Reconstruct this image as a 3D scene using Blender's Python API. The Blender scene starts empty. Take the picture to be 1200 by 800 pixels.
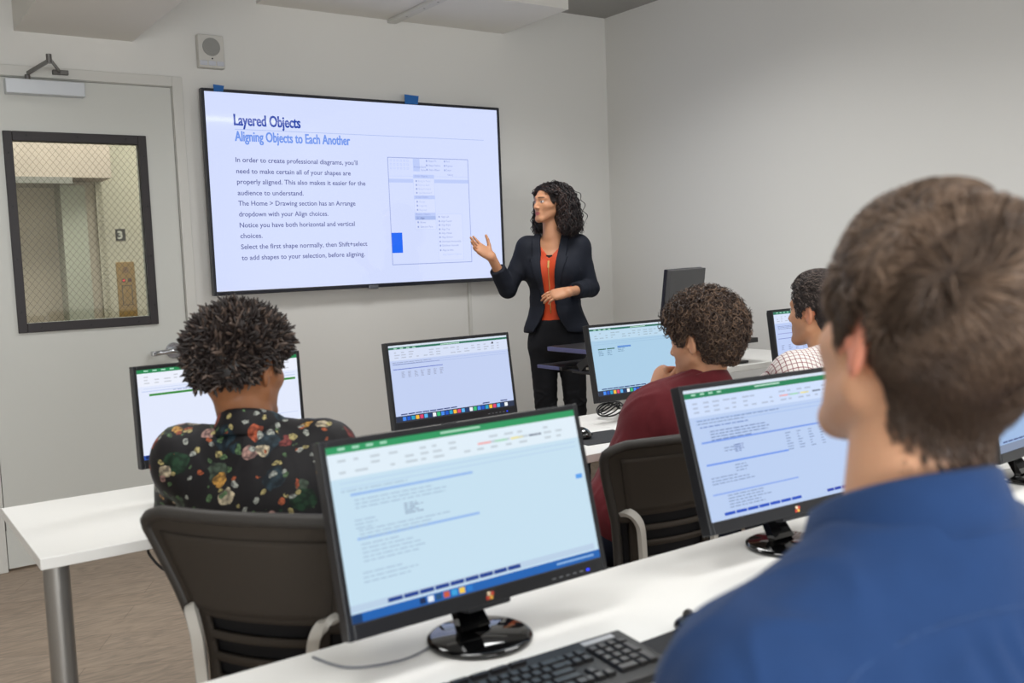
import bpy, bmesh, math, random
import numpy as np
from mathutils import Vector, Matrix, Euler

random.seed(7)
rng = np.random.default_rng(7)
S = bpy.context.scene
COL = S.collection

def lin(c):
    c = c / 255.0
    return c / 12.92 if c <= 0.04045 else ((c + 0.055) / 1.055) ** 2.4
def rgb(r, g, b): return (lin(r), lin(g), lin(b), 1.0)

# ------------------------------------------------------------------ camera
CAM_H = 1.40
F_PX, PITCH, ROLL, YAW = 1136.8, 0.085098, -0.0388836, 0.608358
def _cam_axes():
    fw = np.array([math.sin(YAW) * math.cos(PITCH), math.cos(YAW) * math.cos(PITCH), -math.sin(PITCH)])
    r = np.array([math.cos(YAW), -math.sin(YAW), 0.0])
    u = np.cross(r, fw)
    return (math.cos(ROLL) * r + math.sin(ROLL) * u, -math.sin(ROLL) * r + math.cos(ROLL) * u, fw)
_r, _u, _f = _cam_axes()
cd = bpy.data.cameras.new('camera')
cam = bpy.data.objects.new('camera', cd)
COL.objects.link(cam)
cam.matrix_world = Matrix(((_r[0], _u[0], -_f[0], 0), (_r[1], _u[1], -_f[1], 0), (_r[2], _u[2], -_f[2], CAM_H), (0, 0, 0, 1)))
cd.sensor_width = 36.0
cd.lens = F_PX / 1200.0 * 36.0
cd.clip_start = 0.05
cd.dof.use_dof = True
cd.dof.focus_distance = 4.6
cd.dof.aperture_fstop = 4.2
S.camera = cam

# ------------------------------------------------------------------ light and exposure
S.view_settings.view_transform = 'Standard'
S.view_settings.look = 'None'
S.view_settings.gamma = 1.0
S.view_settings.use_curve_mapping = False
S.view_settings.exposure = 0.0
w = bpy.data.worlds.new('world'); S.world = w; w.use_nodes = True
w.node_tree.nodes['Background'].inputs[0].default_value = (0.8, 0.9, 1.0, 1)
w.node_tree.nodes['Background'].inputs[1].default_value = 0.15

def area(name, loc, sx, sy, power, color=(1, 1, 0.99)):
    l = bpy.data.lights.new(name, 'AREA'); l.shape = 'RECTANGLE'; l.size = sx; l.size_y = sy
    l.energy = power; l.color = color
    o = bpy.data.objects.new(name, l); o.location = loc; COL.objects.link(o); return o
BACK_Y = -3.2
LIGHTS = [((0.4, 3.55), 1.2, 0.6, 17), ((2.7, 3.45), 1.2, 0.6, 25), ((0.3, 1.4), 1.2, 0.6, 12), ((2.6, 1.2), 1.2, 0.6, 17),
          ((3.5, -0.05), 1.5, 0.07, 8), ((0.6, -0.9), 1.2, 0.6, 18), ((2.9, -1.3), 1.2, 0.6, 20)]
for i, (p, sx, sy, e) in enumerate(LIGHTS):
    area('ceiling_lamp', (p[0], p[1], 2.97), sx, sy, e * 1.1).data.spread = math.pi if sy < 0.1 else 2.5
area('corridor_lamp', (1.2, 6.2, 2.9), 2.2, 0.5, 58, (1, 0.98, 0.94))
rear_fill = area('assumed_window_fill', (-0.25, BACK_Y + 0.05, 1.25), 3.6, 1.6, 165, (0.95, 0.98, 1.0)); rear_fill.rotation_euler = (math.radians(90), 0, 0)  # added fill light for an assumed window; the back wall has no opening

# ------------------------------------------------------------------ materials
MATS = {}
def mat(name, color, rough=0.5, metal=0.0, spec=0.5, emit=None, estr=1.0, coat=0.0, bump=None, noise=None, sheen=0.0, sss=0.0):
    if name in MATS: return MATS[name]
    m = bpy.data.materials.new(name); m.use_nodes = True
    nt = m.node_tree; b = nt.nodes['Principled BSDF']
    b.inputs['Base Color'].default_value = color
    b.inputs['Roughness'].default_value = rough
    b.inputs['Metallic'].default_value = metal
    b.inputs['Specular IOR Level'].default_value = spec
    if coat: b.inputs['Coat Weight'].default_value = coat; b.inputs['Coat Roughness'].default_value = 0.05
    if sheen: b.inputs['Sheen Weight'].default_value = sheen
    if emit is not None:
        b.inputs['Emission Color'].default_value = emit; b.inputs['Emission Strength'].default_value = estr
    if noise:
        sc, amt = noise
        tc = nt.nodes.new('ShaderNodeTexCoord'); n = nt.nodes.new('ShaderNodeTexNoise'); n.inputs['Scale'].default_value = sc; n.inputs['Detail'].default_value = 4
        mx = nt.nodes.new('ShaderNodeMix'); mx.data_type = 'RGBA'
        nt.links.new(tc.outputs['Object'], n.inputs['Vector']); nt.links.new(n.outputs['Fac'], mx.inputs['Factor'])
        mx.inputs['A'].default_value = tuple(c * (1 - amt) for c in color[:3]) + (1,); mx.inputs['B'].default_value = tuple(min(1, c * (1 + amt)) for c in color[:3]) + (1,)
        nt.links.new(mx.outputs['Result'], b.inputs['Base Color'])
    if bump:
        sc, st = bump
        tc = nt.nodes.new('ShaderNodeTexCoord'); n = nt.nodes.new('ShaderNodeTexNoise'); n.inputs['Scale'].default_value = sc; n.inputs['Detail'].default_value = 3
        bp = nt.nodes.new('ShaderNodeBump'); bp.inputs['Strength'].default_value = st; bp.inputs['Distance'].default_value = 0.004
        nt.links.new(tc.outputs['Object'], n.inputs['Vector']); nt.links.new(n.outputs['Fac'], bp.inputs['Height']); nt.links.new(bp.outputs['Normal'], b.inputs['Normal'])
    MATS[name] = m
    return m
def emat(r, g, b, k=1.0):
    """a lit pixel colour of a display"""
    return mat('display_%d_%d_%d_%d' % (r, g, b, int(k * 100)), (0.006, 0.006, 0.008, 1), 0.3, spec=0.25, emit=rgb(r, g, b), estr=k)
def colmat(name, rough=0.5, spec=0.4, sss=0.0, bump=None, sheen=0.0):
    """a material that takes its colour from the mesh's own 'Col' attribute"""
    m = mat(name, (0.5, 0.5, 0.5, 1), rough, spec=spec, bump=bump, sheen=sheen)
    nt = m.node_tree; a = nt.nodes.new('ShaderNodeAttribute'); a.attribute_name = 'Col'
    b = nt.nodes['Principled BSDF']
    nt.links.new(a.outputs['Color'], b.inputs['Base Color'])
    if sss:
        b.inputs['Subsurface Weight'].default_value = sss; b.inputs['Subsurface Radius'].default_value = (1, 0.35, 0.2); b.inputs['Subsurface Scale'].default_value = 0.006
    return m

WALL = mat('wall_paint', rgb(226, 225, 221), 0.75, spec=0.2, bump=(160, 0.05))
TRIMM = mat('white_trim_paint', rgb(210, 209, 204), 0.5, spec=0.3)
DOORM = mat('door_paint', rgb(206, 207, 202), 0.5, spec=0.3)
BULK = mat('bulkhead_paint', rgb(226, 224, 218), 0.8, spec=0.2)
DESKW = mat('white_laminate', rgb(240, 239, 235), 0.35, spec=0.4)
BLKP = mat('black_plastic', rgb(26, 26, 28), 0.4, spec=0.4)
BEZ = mat('monitor_bezel_plastic', rgb(31, 32, 36), 0.38, spec=0.4)
GLOSS = mat('gloss_black_plastic', rgb(10, 10, 11), 0.06, spec=0.6, coat=0.5)
CHROME = mat('brushed_steel', rgb(190, 192, 196), 0.25, 1.0)
DKSTEEL = mat('grey_powder_steel', rgb(158, 156, 152), 0.35, 0.7)
BRONZE = mat('dark_bronze_frame', rgb(50, 46, 48), 0.45, spec=0.4)

def floor_material():
    m = bpy.data.materials.new('vinyl_plank_floor'); m.use_nodes = True; nt = m.node_tree; b = nt.nodes['Principled BSDF']
    tc = nt.nodes.new('ShaderNodeTexCoord'); mp = nt.nodes.new('ShaderNodeMapping'); mp.inputs['Rotation'].default_value = (0, 0, 0.5)
    br = nt.nodes.new('ShaderNodeTexBrick'); br.inputs['Scale'].default_value = 1.0; br.inputs['Brick Width'].default_value = 1.2; br.inputs['Row Height'].default_value = 0.16
    br.inputs['Mortar Size'].default_value = 0.002; br.inputs['Color1'].default_value = rgb(150, 133, 117); br.inputs['Color2'].default_value = rgb(143, 126, 110); br.inputs['Mortar'].default_value = rgb(124, 108, 95)
    n = nt.nodes.new('ShaderNodeTexNoise'); n.inputs['Scale'].default_value = 5; n.inputs['Detail'].default_value = 8; n.inputs['Distortion'].default_value = 2.5
    mp2 = nt.nodes.new('ShaderNodeMapping'); mp2.inputs['Scale'].default_value = (1.0, 5.0, 1); mp2.inputs['Rotation'].default_value = (0, 0, 0.5)
    cr = nt.nodes.new('ShaderNodeValToRGB'); cr.color_ramp.elements[0].position = 0.35; cr.color_ramp.elements[0].color = (0.72, 0.72, 0.72, 1); cr.color_ramp.elements[1].position = 0.68; cr.color_ramp.elements[1].color = (1.15, 1.13, 1.1, 1)
    mx = nt.nodes.new('ShaderNodeMix'); mx.data_type = 'RGBA'; mx.blend_type = 'MULTIPLY'; mx.inputs['Factor'].default_value = 1
    nt.links.new(tc.outputs['Object'], mp.inputs['Vector']); nt.links.new(mp.outputs['Vector'], br.inputs['Vector'])
    nt.links.new(tc.outputs['Object'], mp2.inputs['Vector']); nt.links.new(mp2.outputs['Vector'], n.inputs['Vector']); nt.links.new(n.outputs['Fac'], cr.inputs['Fac'])
    nt.links.new(br.outputs['Color'], mx.inputs['A']); nt.links.new(cr.outputs['Color'], mx.inputs['B']); nt.links.new(mx.outputs['Result'], b.inputs['Base Color'])
    b.inputs['Roughness'].default_value = 0.45
    return m
FLOORM = floor_material()

def wired_glass():
    m = bpy.data.materials.new('wired_glass'); m.use_nodes = True; nt = m.node_tree
    out = nt.nodes['Material Output']; b = nt.nodes['Principled BSDF']
    b.inputs['Base Color'].default_value = rgb(96, 96, 88); b.inputs['Roughness'].default_value = 0.5
    tr = nt.nodes.new('ShaderNodeBsdfTransparent'); tr.inputs['Color'].default_value = (0.86, 0.88, 0.84, 1)
    gl = nt.nodes.new('ShaderNodeBsdfGlossy'); gl.inputs['Roughness'].default_value = 0.04; gl.inputs['Color'].default_value = (1, 1, 1, 1)
    g = nt.nodes.new('ShaderNodeMixShader'); g.inputs['Fac'].default_value = 0.10
    nt.links.new(tr.outputs[0], g.inputs[1]); nt.links.new(gl.outputs[0], g.inputs[2])
    tc = nt.nodes.new('ShaderNodeTexCoord'); sp = nt.nodes.new('ShaderNodeSeparateXYZ'); nt.links.new(tc.outputs['Object'], sp.inputs[0])
    def mth(op, a, bb=None):
        n = nt.nodes.new('ShaderNodeMath'); n.operation = op
        for i, v in enumerate((a, bb)):
            if v is None: continue
            if isinstance(v, (int, float)): n.inputs[i].default_value = v
            else: nt.links.new(v, n.inputs[i])
        return n.outputs[0]
    X, Z = sp.outputs['X'], sp.outputs['Z']
    def line(v):
        f = mth('FRACT', mth('DIVIDE', v, 0.030))
        return mth('LESS_THAN', mth('ABSOLUTE', mth('SUBTRACT', f, 0.5)), 0.022)
    wv = mth('MAXIMUM', line(mth('ADD', X, mth('MULTIPLY', Z, 0.8))), line(mth('SUBTRACT', X, mth('MULTIPLY', Z, 0.8))))
    mixn = nt.nodes.new('ShaderNodeMixShader'); nt.links.new(mth('MULTIPLY', wv, 0.6), mixn.inputs['Fac'])
    nt.links.new(g.outputs[0], mixn.inputs[1]); nt.links.new(b.outputs[0], mixn.inputs[2])
    nt.links.new(mixn.outputs[0], out.inputs['Surface'])
    return m
GLASS = wired_glass()

# ------------------------------------------------------------------ mesh building
class MB:
    """collects shapes and links them as ONE mesh object"""
    def __init__(s): s.v = []; s.f = []; s.m = []; s.sm = []
    def add(s, vs, fs, mi=0, smooth=False, M=None):
        o = len(s.v)
        for p in vs:
            p = Vector(p)
            if M is not None: p = M @ p
            s.v.append(tuple(p))
        for f in fs: s.f.append(tuple(i + o for i in f)); s.m.append(mi); s.sm.append(smooth)
    def bm(s, b, mi=0, smooth=False, M=None):
        b.verts.index_update(); s.add([v.co.copy() for v in b.verts], [[v.index for v in f.verts] for f in b.faces], mi, smooth, M); b.free()
    def box(s, x0, x1, y0, y1, z0, z1, mi=0, bev=0.0, seg=2, M=None):
        b = bmesh.new(); bmesh.ops.create_cube(b, size=1.0)
        for v in b.verts: v.co = Vector(((x0 + x1) / 2 + v.co.x * (x1 - x0), (y0 + y1) / 2 + v.co.y * (y1 - y0), (z0 + z1) / 2 + v.co.z * (z1 - z0)))
        if bev > 0: bmesh.ops.bevel(b, geom=b.edges[:], offset=bev, segments=seg, profile=0.5, affect='EDGES')
        s.bm(b, mi, False, M); return s
    def quad(s, a, b, c, d, mi=0): s.add([a, b, c, d], [(0, 1, 2, 3)], mi); return s
    def cyl(s, p, q, r0, r1=None, n=20, mi=0, M=None, cap=True, smooth=True):
        r1 = r0 if r1 is None else r1
        p = Vector(p); q = Vector(q); d = (q - p).normalized()
        a = d.orthogonal().normalized(); bb = d.cross(a)
        vs = []
        for c, r in ((p, r0), (q, r1)):
            for i in range(n):
                t = 2 * math.pi * i / n; vs.append(c + a * math.cos(t) * r + bb * math.sin(t) * r)
        s.add(vs, [(i, (i + 1) % n, n + (i + 1) % n, n + i) for i in range(n)], mi, smooth, M)
        if cap:
            s.add(vs[:n], [tuple(range(n))[::-1]], mi, False, M); s.add(vs[n:], [tuple(range(n))], mi, False, M)
        return s
    def lathe(s, prof, c=(0, 0, 0), n=40, mi=0, M=None):
        vs = []; c = Vector(c); k = len(prof)
        for i in range(n):
            t = 2 * math.pi * i / n
            for (r, z) in prof: vs.append(c + Vector((r * math.cos(t), r * math.sin(t), z)))
        fs = []
        for i in range(n):
            for j in range(k - 1):
                a = i * k + j; b2 = ((i + 1) % n) * k + j; fs.append((a, b2, b2 + 1, a + 1))
        s.add(vs, fs, mi, True, M); return s
    def tube(s, pts, r, n=8, mi=0, M=None):
        pts = [Vector(p) for p in pts]; vs = []; prev = None
        rs = r if isinstance(r, (list, tuple)) else [r] * len(pts)
        for i, p in enumerate(pts):
            d = (pts[min(i + 1, len(pts) - 1)] - pts[max(i - 1, 0)]).normalized()
            a = d.orthogonal().normalized() if prev is None else (prev - d * prev.dot(d)).normalized()
            prev = a; b = d.cross(a)
            for j in range(n):
                t = 2 * math.pi * j / n; vs.append(p + (a * math.cos(t) + b * math.sin(t)) * rs[i])
        fs = []
        for i in range(len(pts) - 1):
            for j in range(n): fs.append((i * n + j, i * n + (j + 1) % n, (i + 1) * n + (j + 1) % n, (i + 1) * n + j))
        fs.append(tuple(range(n))[::-1]); fs.append(tuple((len(pts) - 1) * n + j for j in range(n)))
        s.add(vs, fs, mi, True, M); return s
    def ribbon(s, pts, wdir, wd, th, mi=0, M=None):
        """a flat bar of width wd along wdir and thickness th following pts"""
        pts = [Vector(p) for p in pts]; vs = []
        for i, p in enumerate(pts):
            d = (pts[min(i + 1, len(pts) - 1)] - pts[max(i - 1, 0)]).normalized()
            w_ = (Vector(wdir) - d * Vector(wdir).dot(d)).normalized(); n = d.cross(w_)
            ww = wd[i] if isinstance(wd, (list, tuple)) else wd
            for a, b in ((-1, -1), (1, -1), (1, 1), (-1, 1)): vs.append(p + w_ * a * ww / 2 + n * b * th / 2)
        fs = []
        for i in range(len(pts) - 1):
            for j in range(4): fs.append((i * 4 + j, i * 4 + (j + 1) % 4, (i + 1) * 4 + (j + 1) % 4, (i + 1) * 4 + j))
        fs.append((3, 2, 1, 0)); k = (len(pts) - 1) * 4; fs.append((k, k + 1, k + 2, k + 3))
        s.add(vs, fs, mi, False, M); return s
    def build(s, name, mats, parent=None, loc=(0, 0, 0), rot=(0, 0, 0), bevel=0):
        me = bpy.data.meshes.new(name); me.from_pydata(s.v, [], s.f)
        for m_ in (mats if isinstance(mats, (list, tuple)) else [mats]): me.materials.append(m_)
        me.polygons.foreach_set('material_index', s.m); me.polygons.foreach_set('use_smooth', s.sm)
        b = bmesh.new(); b.from_mesh(me); bmesh.ops.recalc_face_normals(b, faces=b.faces[:]); b.to_mesh(me); b.free()
        me.update()
        o = bpy.data.objects.new(name, me); COL.objects.link(o); o.location = loc; o.rotation_euler = rot
        if parent is not None: o.parent = parent
        if bevel:
            md = o.modifiers.new('bevel', 'BEVEL'); md.width = bevel; md.segments = 2; md.limit_method = 'ANGLE'
        return o
def tag(o, label, cat, group=None):
    o['label'] = label; o['category'] = cat
    if group: o['group'] = group
    return o
def struct(o, label=None):
    o['kind'] = 'structure'
    if label: o['label'] = label
    return o
def empty(name, loc, rz=0.0):
    o = bpy.data.objects.new(name, None); COL.objects.link(o); o.location = loc; o.rotation_euler = (0, 0, rz); o.empty_display_size = 0.1
    return o
def copy_tree(o, parent=None):
    c = o.copy(); COL.objects.link(c)
    if parent is not None: c.parent = parent
    for ch in list(o.children): copy_tree(ch, c)
    return c

# ------------------------------------------------------------------ room shell
WY, WX, LX, BY, CZ = 5.135, 4.447, -2.2, -3.2, 3.0
T = 0.13
DX0, DX1, DZ = 0.582, 1.511, 2.345          # door opening
struct(MB().box(LX - T, WX + T, BY - T, 7.4, -0.1, 0).build('floor', FLOORM))
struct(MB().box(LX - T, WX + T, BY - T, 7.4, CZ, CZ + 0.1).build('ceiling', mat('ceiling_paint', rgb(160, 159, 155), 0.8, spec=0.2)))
b = MB(); b.box(LX - T, DX0 - 0.02, WY, WY + T, 0, CZ).box(DX1 + 0.02, WX + T, WY, WY + T, 0, CZ).box(DX0 - 0.02, DX1 + 0.02, WY, WY + T, DZ + 0.02, CZ)
struct(b.build('wall_front', WALL))
struct(MB().box(WX, WX + T, BY - T, WY, 0, CZ).build('wall_right', WALL))
struct(MB().box(LX - T, LX, BY - T, WY, 0, CZ).build('wall_left', WALL))
struct(MB().box(LX, WX, BY - T, BY, 0, CZ).build('wall_back', WALL))
# baseboard on the front wall (right of the door frame) and bulkheads
struct(MB().box(DX1 + 0.06, WX, WY - 0.01, WY, 0, 0.1, bev=0.003).build('baseboard_front', mat('grey_vinyl_base', rgb(150, 148, 144), 0.6)))
struct(MB().box(WX - 0.01, WX, BY, WY - 0.01, 0, 0.1, bev=0.003).build('baseboard_right', MATS['grey_vinyl_base']))
t1 = struct(MB().box(0.797, 1.331, 3.6, WY, 2.555, CZ).build('trim_1', BULK), 'boxed duct bulkhead above the door')
b = MB().box(1.99, 3.60, 4.47, WY, 2.815, CZ)
t2 = struct(b.build('trim_2', BULK), 'wide boxed bulkhead above the television')
b = MB().box(2.775, 2.835, 4.47, WY - 0.003, 2.795, 2.8145, bev=0.004)
for yy in (4.6, 4.75, 4.95): b.cyl((2.805, yy, 2.796), (2.805, yy, 2.7935), 0.006, n=10, mi=1)
b.build('surface_raceway', [TRIMM, DKSTEEL], t2)

# door
door = struct(empty('door_1', (DX0, WY, 0)), 'off-white door with wired glass window and closer')
b = MB()
fx0, fx1, fz0, fz1 = 0.712 - DX0, 1.363 - DX0, 1.136, 2.09      # window frame, outer
gx0, gx1, gz0, gz1 = fx0 + 0.04, fx1 - 0.04, fz0 + 0.045, fz1 - 0.045
lx0, lx1 = 0.007, DX1 - DX0 - 0.007
LY0, LY1 = 0.0, 0.045
b.box(lx0, gx0, LY0, LY1, 0.012, DZ - 0.006).box(gx1, lx1, LY0, LY1, 0.012, DZ - 0.006).box(gx0, gx1, LY0, LY1, 0.012, gz0).box(gx0, gx1, LY0, LY1, gz1, DZ - 0.006)
leaf = b.build('door_leaf', DOORM, door)
b = MB()
for (x0, x1, z0, z1) in ((fx0, gx0, fz0, fz1), (gx1, fx1, fz0, fz1), (gx0, gx1, fz0, gz0), (gx0, gx1, gz1, fz1)): b.box(x0, x1, -0.012, 0.02, z0, z1, bev=0.003)
for i in range(4):
    for x, z in ((fx0 + 0.018, fz0 + 0.1 + i * 0.25), (fx1 - 0.018, fz0 + 0.1 + i * 0.25)): b.cyl((x, -0.0125, z), (x, -0.0155, z), 0.005, n=10, mi=1)
for x in (fx0 + 0.1, (fx0 + fx1) / 2, fx1 - 0.1):
    for z in (fz0 + 0.02, fz1 - 0.02): b.cyl((x, -0.0125, z), (x, -0.0155, z), 0.005, n=10, mi=1)
b.build('window_frame', [BRONZE, BLKP], leaf)
MB().box(gx0, gx1, 0.021, 0.027, gz0, gz1).build('glass_pane', GLASS, leaf)
# casing
b = MB()
b.box(-0.055, 0.002, -0.018, 0.0, 0, DZ + 0.05, bev=0.003).box(DX1 - DX0 - 0.002, DX1 - DX0 + 0.05, -0.018, 0.0, 0, DZ + 0.05, bev=0.003).box(0.002, DX1 - DX0 - 0.002, -0.018, 0.0, DZ - 0.001, DZ + 0.05, bev=0.003)
b.box(-0.02, 0.004, 0, T, 0, DZ).box(DX1 - DX0 - 0.004, DX1 - DX0 + 0.02, 0, T, 0, DZ).box(0, DX1 - DX0, 0, T, DZ - 0.003, DZ + 0.02)
b.box(0.0, 0.02, 0.05, 0.08, 0, DZ, mi=1).box(DX1 - DX0 - 0.02, DX1 - DX0, 0.05, 0.08, 0, DZ, mi=1).box(0, DX1 - DX0, 0.05, 0.08, DZ - 0.02, DZ, mi=1)
b.build('door_frame', [TRIMM, BLKP], door)
# lever handle
hx, hz = 1.432 - DX0, 0.993
b = MB().cyl((hx, 0, hz), (hx, -0.012, hz), 0.043, 0.040, n=36).cyl((hx, -0.012, hz), (hx, -0.05, hz), 0.018, 0.016)
b.tube([(hx + 0.004, -0.055, hz), (hx - 0.03, -0.057, hz + 0.001), (hx - 0.075, -0.056, hz - 0.002), (hx - 0.105, -0.052, hz - 0.006)], [0.017, 0.0145, 0.013, 0.013], n=12)
b.box(hx - 0.122, hx - 0.098, -0.056, -0.012, hz - 0.018, hz + 0.006, bev=0.004)
b.cyl((hx, -0.05, hz), (hx, -0.068, hz), 0.013, 0.012, n=20).cyl((hx, -0.068, hz), (hx, -0.069, hz), 0.006, n=12, mi=1)
b.build('lever_handle', [CHROME, BLKP], leaf)
# closer
ALU = mat('aluminium_cover', rgb(205, 209, 214), 0.4, 0.35)
DKM = mat('dark_grey_metal', rgb(112, 110, 108), 0.4, 0.7)
cl = MB().box(0.735 - DX0, 1.08 - DX0, -0.062, -0.001, 2.258, 2.326, bev=0.004).build('door_closer', ALU, leaf)
b = MB()
b.cyl((0.835 - DX0, -0.032, 2.326), (0.835 - DX0, -0.032, 2.350), 0.012).ribbon([(0.835 - DX0, -0.032, 2.356), (0.878 - DX0, -0.34, 2.362)], (0, 0, 1), 0.018, 0.007)
b.build('closer_arm', DKM, leaf)
b = MB().ribbon([(0.878 - DX0, -0.34, 2.374), (0.98 - DX0, -0.03, 2.372)], (0, 0, 1), 0.016, 0.007).cyl((0.878 - DX0, -0.34, 2.35), (0.878 - DX0, -0.34, 2.390), 0.012)
b.box(0.945 - DX0, 1.015 - DX0, -0.045, -0.018, 2.360, 2.382, bev=0.003)
b.build('closer_link', DKM, leaf)
b = MB()
for z in (0.25, 1.17, 2.1): b.cyl((0.0, -0.008, z - 0.05), (0.0, -0.008, z + 0.05), 0.008)
b.build('hinge_knuckles', DKM, door)

# corridor beyond the door
HALLW = mat('hall_panel_paint', rgb(206, 200, 182), 0.5)
HALLG = mat('hall_column_paint', rgb(176, 178, 164), 0.5)
CY = 7.0
b = MB().box(LX, WX, CY, CY + 0.12, 0, CZ)
struct(b.build('wall_corridor', mat('hall_beige', rgb(200, 188, 172), 0.6)))
b = MB()
b.box(-0.4, 1.30, CY - 0.35, CY - 0.001, 1.98, 2.02, mi=1).box(-0.4, 1.54, CY - 0.33, CY - 0.001, 2.02, CZ - 0.001, mi=2)
b.box(1.25, 1.40, CY - 0.2, CY - 0.001, 0.001, 1.98, mi=0)
struct(b.build('trim_3', [HALLG, DKSTEEL, mat('hall_brick', rgb(184, 170, 158), 0.7, noise=(9, 0.12))]), 'corridor soffit and pale column')
b = MB().box(1.50, 1.86, CY - 0.03, CY - 0.001, 0.001, 2.6)
for k in range(64):
    z = 0.9 + k * 0.024
    for x in (1.515, 1.815):
        b.ribbon([(x + 0.002, CY - 0.032, z + 0.008), (x + 0.028, CY - 0.036, z)], (0, 0, 1), 0.012, 0.006)
struct(b.build('trim_4', HALLW), 'ribbed metal panel in the corridor')
BRASS = mat('brass_plate', rgb(176, 142, 84), 0.35, 0.75)
cp = empty('elevator_call_panel', (1.655, CY - 0.031, 1.08))
tag(cp, 'brass call panel with two red lights seen through the door window', 'call panel')
MB().box(-0.06, 0.06, -0.006, 0, 0, 0.40, bev=0.002).build('plate', BRASS, cp)
RED = mat('red_lamp', rgb(190, 20, 30), 0.3, emit=rgb(255, 30, 50), estr=0.9); DRED = mat('dim_red_lamp', rgb(110, 30, 40), 0.3)
for x, m_ in ((-0.018, RED), (0.022, DRED)):
    MB().cyl((x, -0.006, 0.275), (x, -0.010, 0.275), 0.013, n=20, mi=1).cyl((x, -0.010, 0.275), (x, -0.013, 0.275), 0.008, n=16).build('call_light', [m_, BLKP], cp)
b = MB()
for (x0, x1, z0, z1) in ((-0.032, 0.035, 0.105, 0.109), (-0.032, 0.035, 0.236, 0.240), (-0.032, -0.028, 0.105, 0.24), (0.031, 0.035, 0.105, 0.24)): b.box(x0, x1, -0.0085, -0.0055, z0, z1)
b.build('key_cover_outline', BRONZE, cp)
b = MB()
for k in range(8):
    a = k * math.pi / 4; b.cyl((0.0 + 0.016 * math.cos(a), -0.006, 0.345 + 0.016 * math.sin(a)), (0.016 * math.cos(a), -0.008, 0.345 + 0.016 * math.sin(a)), 0.005, n=10)
b.cyl((0, -0.006, 0.345), (0, -0.008, 0.345), 0.006, n=10)
b.build('speaker_holes', mat('dull_red', rgb(96, 52, 50), 0.5), cp)

# ------------------------------------------------------------------ writing
def text_mesh(s, h, width=None, bold=0.0, sx=1.0):
    """returns (verts, faces) of a line of text, cap height h, optional fixed total width"""
    cu = bpy.data.curves.new('t', 'FONT'); cu.body = s; cu.size = 1.0; cu.offset = bold; cu.resolution_u = 3
    o = bpy.data.objects.new('t', cu); COL.objects.link(o)
    dg = bpy.context.evaluated_depsgraph_get(); dg.update(); me = o.evaluated_get(dg).to_mesh()
    vs = np.array([v.co[:2] for v in me.vertices]); fs = [tuple(p.vertices) for p in me.polygons]
    o.evaluated_get(dg).to_mesh_clear(); bpy.data.objects.remove(o); bpy.data.curves.remove(cu)
    k = h / 0.73
    vs = vs * k
    if width: vs[:, 0] *= width / (vs[:, 0].max() - vs[:, 0].min())
    else: vs[:, 0] *= sx
    vs[:, 0] -= vs[:, 0].min()
    return vs, fs
def put_text(b, s, x, y, z, h, mi, width=None, bold=0.0, sx=1.0):
    vs, fs = text_mesh(s, h, width, bold, sx)
    b.add([(x + p[0], y, z + p[1]) for p in vs], fs, mi)

fs_ = empty('floor_number_sign', (1.640, CY - 0.031, 1.625)); tag(fs_, 'small black sign reading 3 seen through the door window', 'sign')
MB().box(-0.032, 0.032, -0.004, 0, 0, 0.08, bev=0.001).build('plate', BLKP, fs_)
b = MB(); put_text(b, '3', -0.022, -0.0048, 0.014, 0.052, 0, width=0.034, bold=0.03); b.build('numeral', mat('white_lettering', rgb(225, 225, 215), 0.5), fs_)

# wall speaker box
sp = empty('wall_intercom_speaker', (1.7145, WY, 2.448)); tag(sp, 'white square wall speaker with round grille above the television', 'speaker')
MB().box(-0.068, 0.068, -0.045, 0, 0, 0.17, bev=0.006).build('housing', mat('ivory_plastic', rgb(206, 204, 198), 0.5), sp)
b = MB().cyl((0, -0.045, 0.107), (0, -0.049, 0.107), 0.046, n=40)
for k in range(5): b.lathe([(0.006 + k * 0.008, 0), (0.009 + k * 0.008, 0.0015), (0.011 + k * 0.008, 0)], n=30, M=Matrix.Translation((0, -0.049, 0.107)) @ Matrix.Rotation(math.pi / 2, 4, 'X'))
b.build('grille', mat('grey_grille', rgb(150, 150, 146), 0.6), sp)
b = MB()
for x in (-0.044, 0.0, 0.044): b.box(x - 0.019, x + 0.019, -0.048, -0.044, 0.012, 0.036, bev=0.002)
b.build('buttons', mat('pale_buttons', rgb(200, 203, 212), 0.35), sp)
MB().cyl((0.002, -0.045, 0.048), (0.002, -0.047, 0.048), 0.004, n=12).build('indicator', BLKP, sp)

# ------------------------------------------------------------------ television
TVY = 5.05
tv = empty('television', (2.56, WY, 1.265)); tag(tv, 'large wall-mounted flat television showing the Layered Objects slide', 'television')
X0, X1, Z0, Z1 = 1.634 - 2.56, 3.488 - 2.56, 0.0, 1.072
yf = TVY - WY
TVB = mat('television_bezel', rgb(30, 32, 42), 0.3, spec=0.5)
b = MB()
bw = 0.016
b.box(X0, X0 + bw, yf, yf + 0.04, Z0, Z1, bev=0.003).box(X1 - bw, X1, yf, yf + 0.04, Z0, Z1, bev=0.003).box(X0 + bw, X1 - bw, yf, yf + 0.04, Z1 - bw, Z1, bev=0.003).box(X0 + bw, X1 - bw, yf, yf + 0.04, Z0, Z0 + 0.022, bev=0.003)
b.box(X0 + 0.005, X1 - 0.005, yf + 0.02, yf + 0.05, Z0 + 0.005, Z1 - 0.005, bev=0.004)
b.build('bezel', TVB, tv)
MB().box(-0.35, 0.35, yf + 0.05, -0.001, 0.3, 0.8, bev=0.01).build('wall_mount', BLKP, tv)
MB().box(-0.03, 0.03, yf - 0.004, yf + 0.01, -0.008, 0.014, bev=0.003).build('sensor_badge', mat('badge_grey', rgb(120, 122, 128), 0.3, 0.6), tv)
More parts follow.
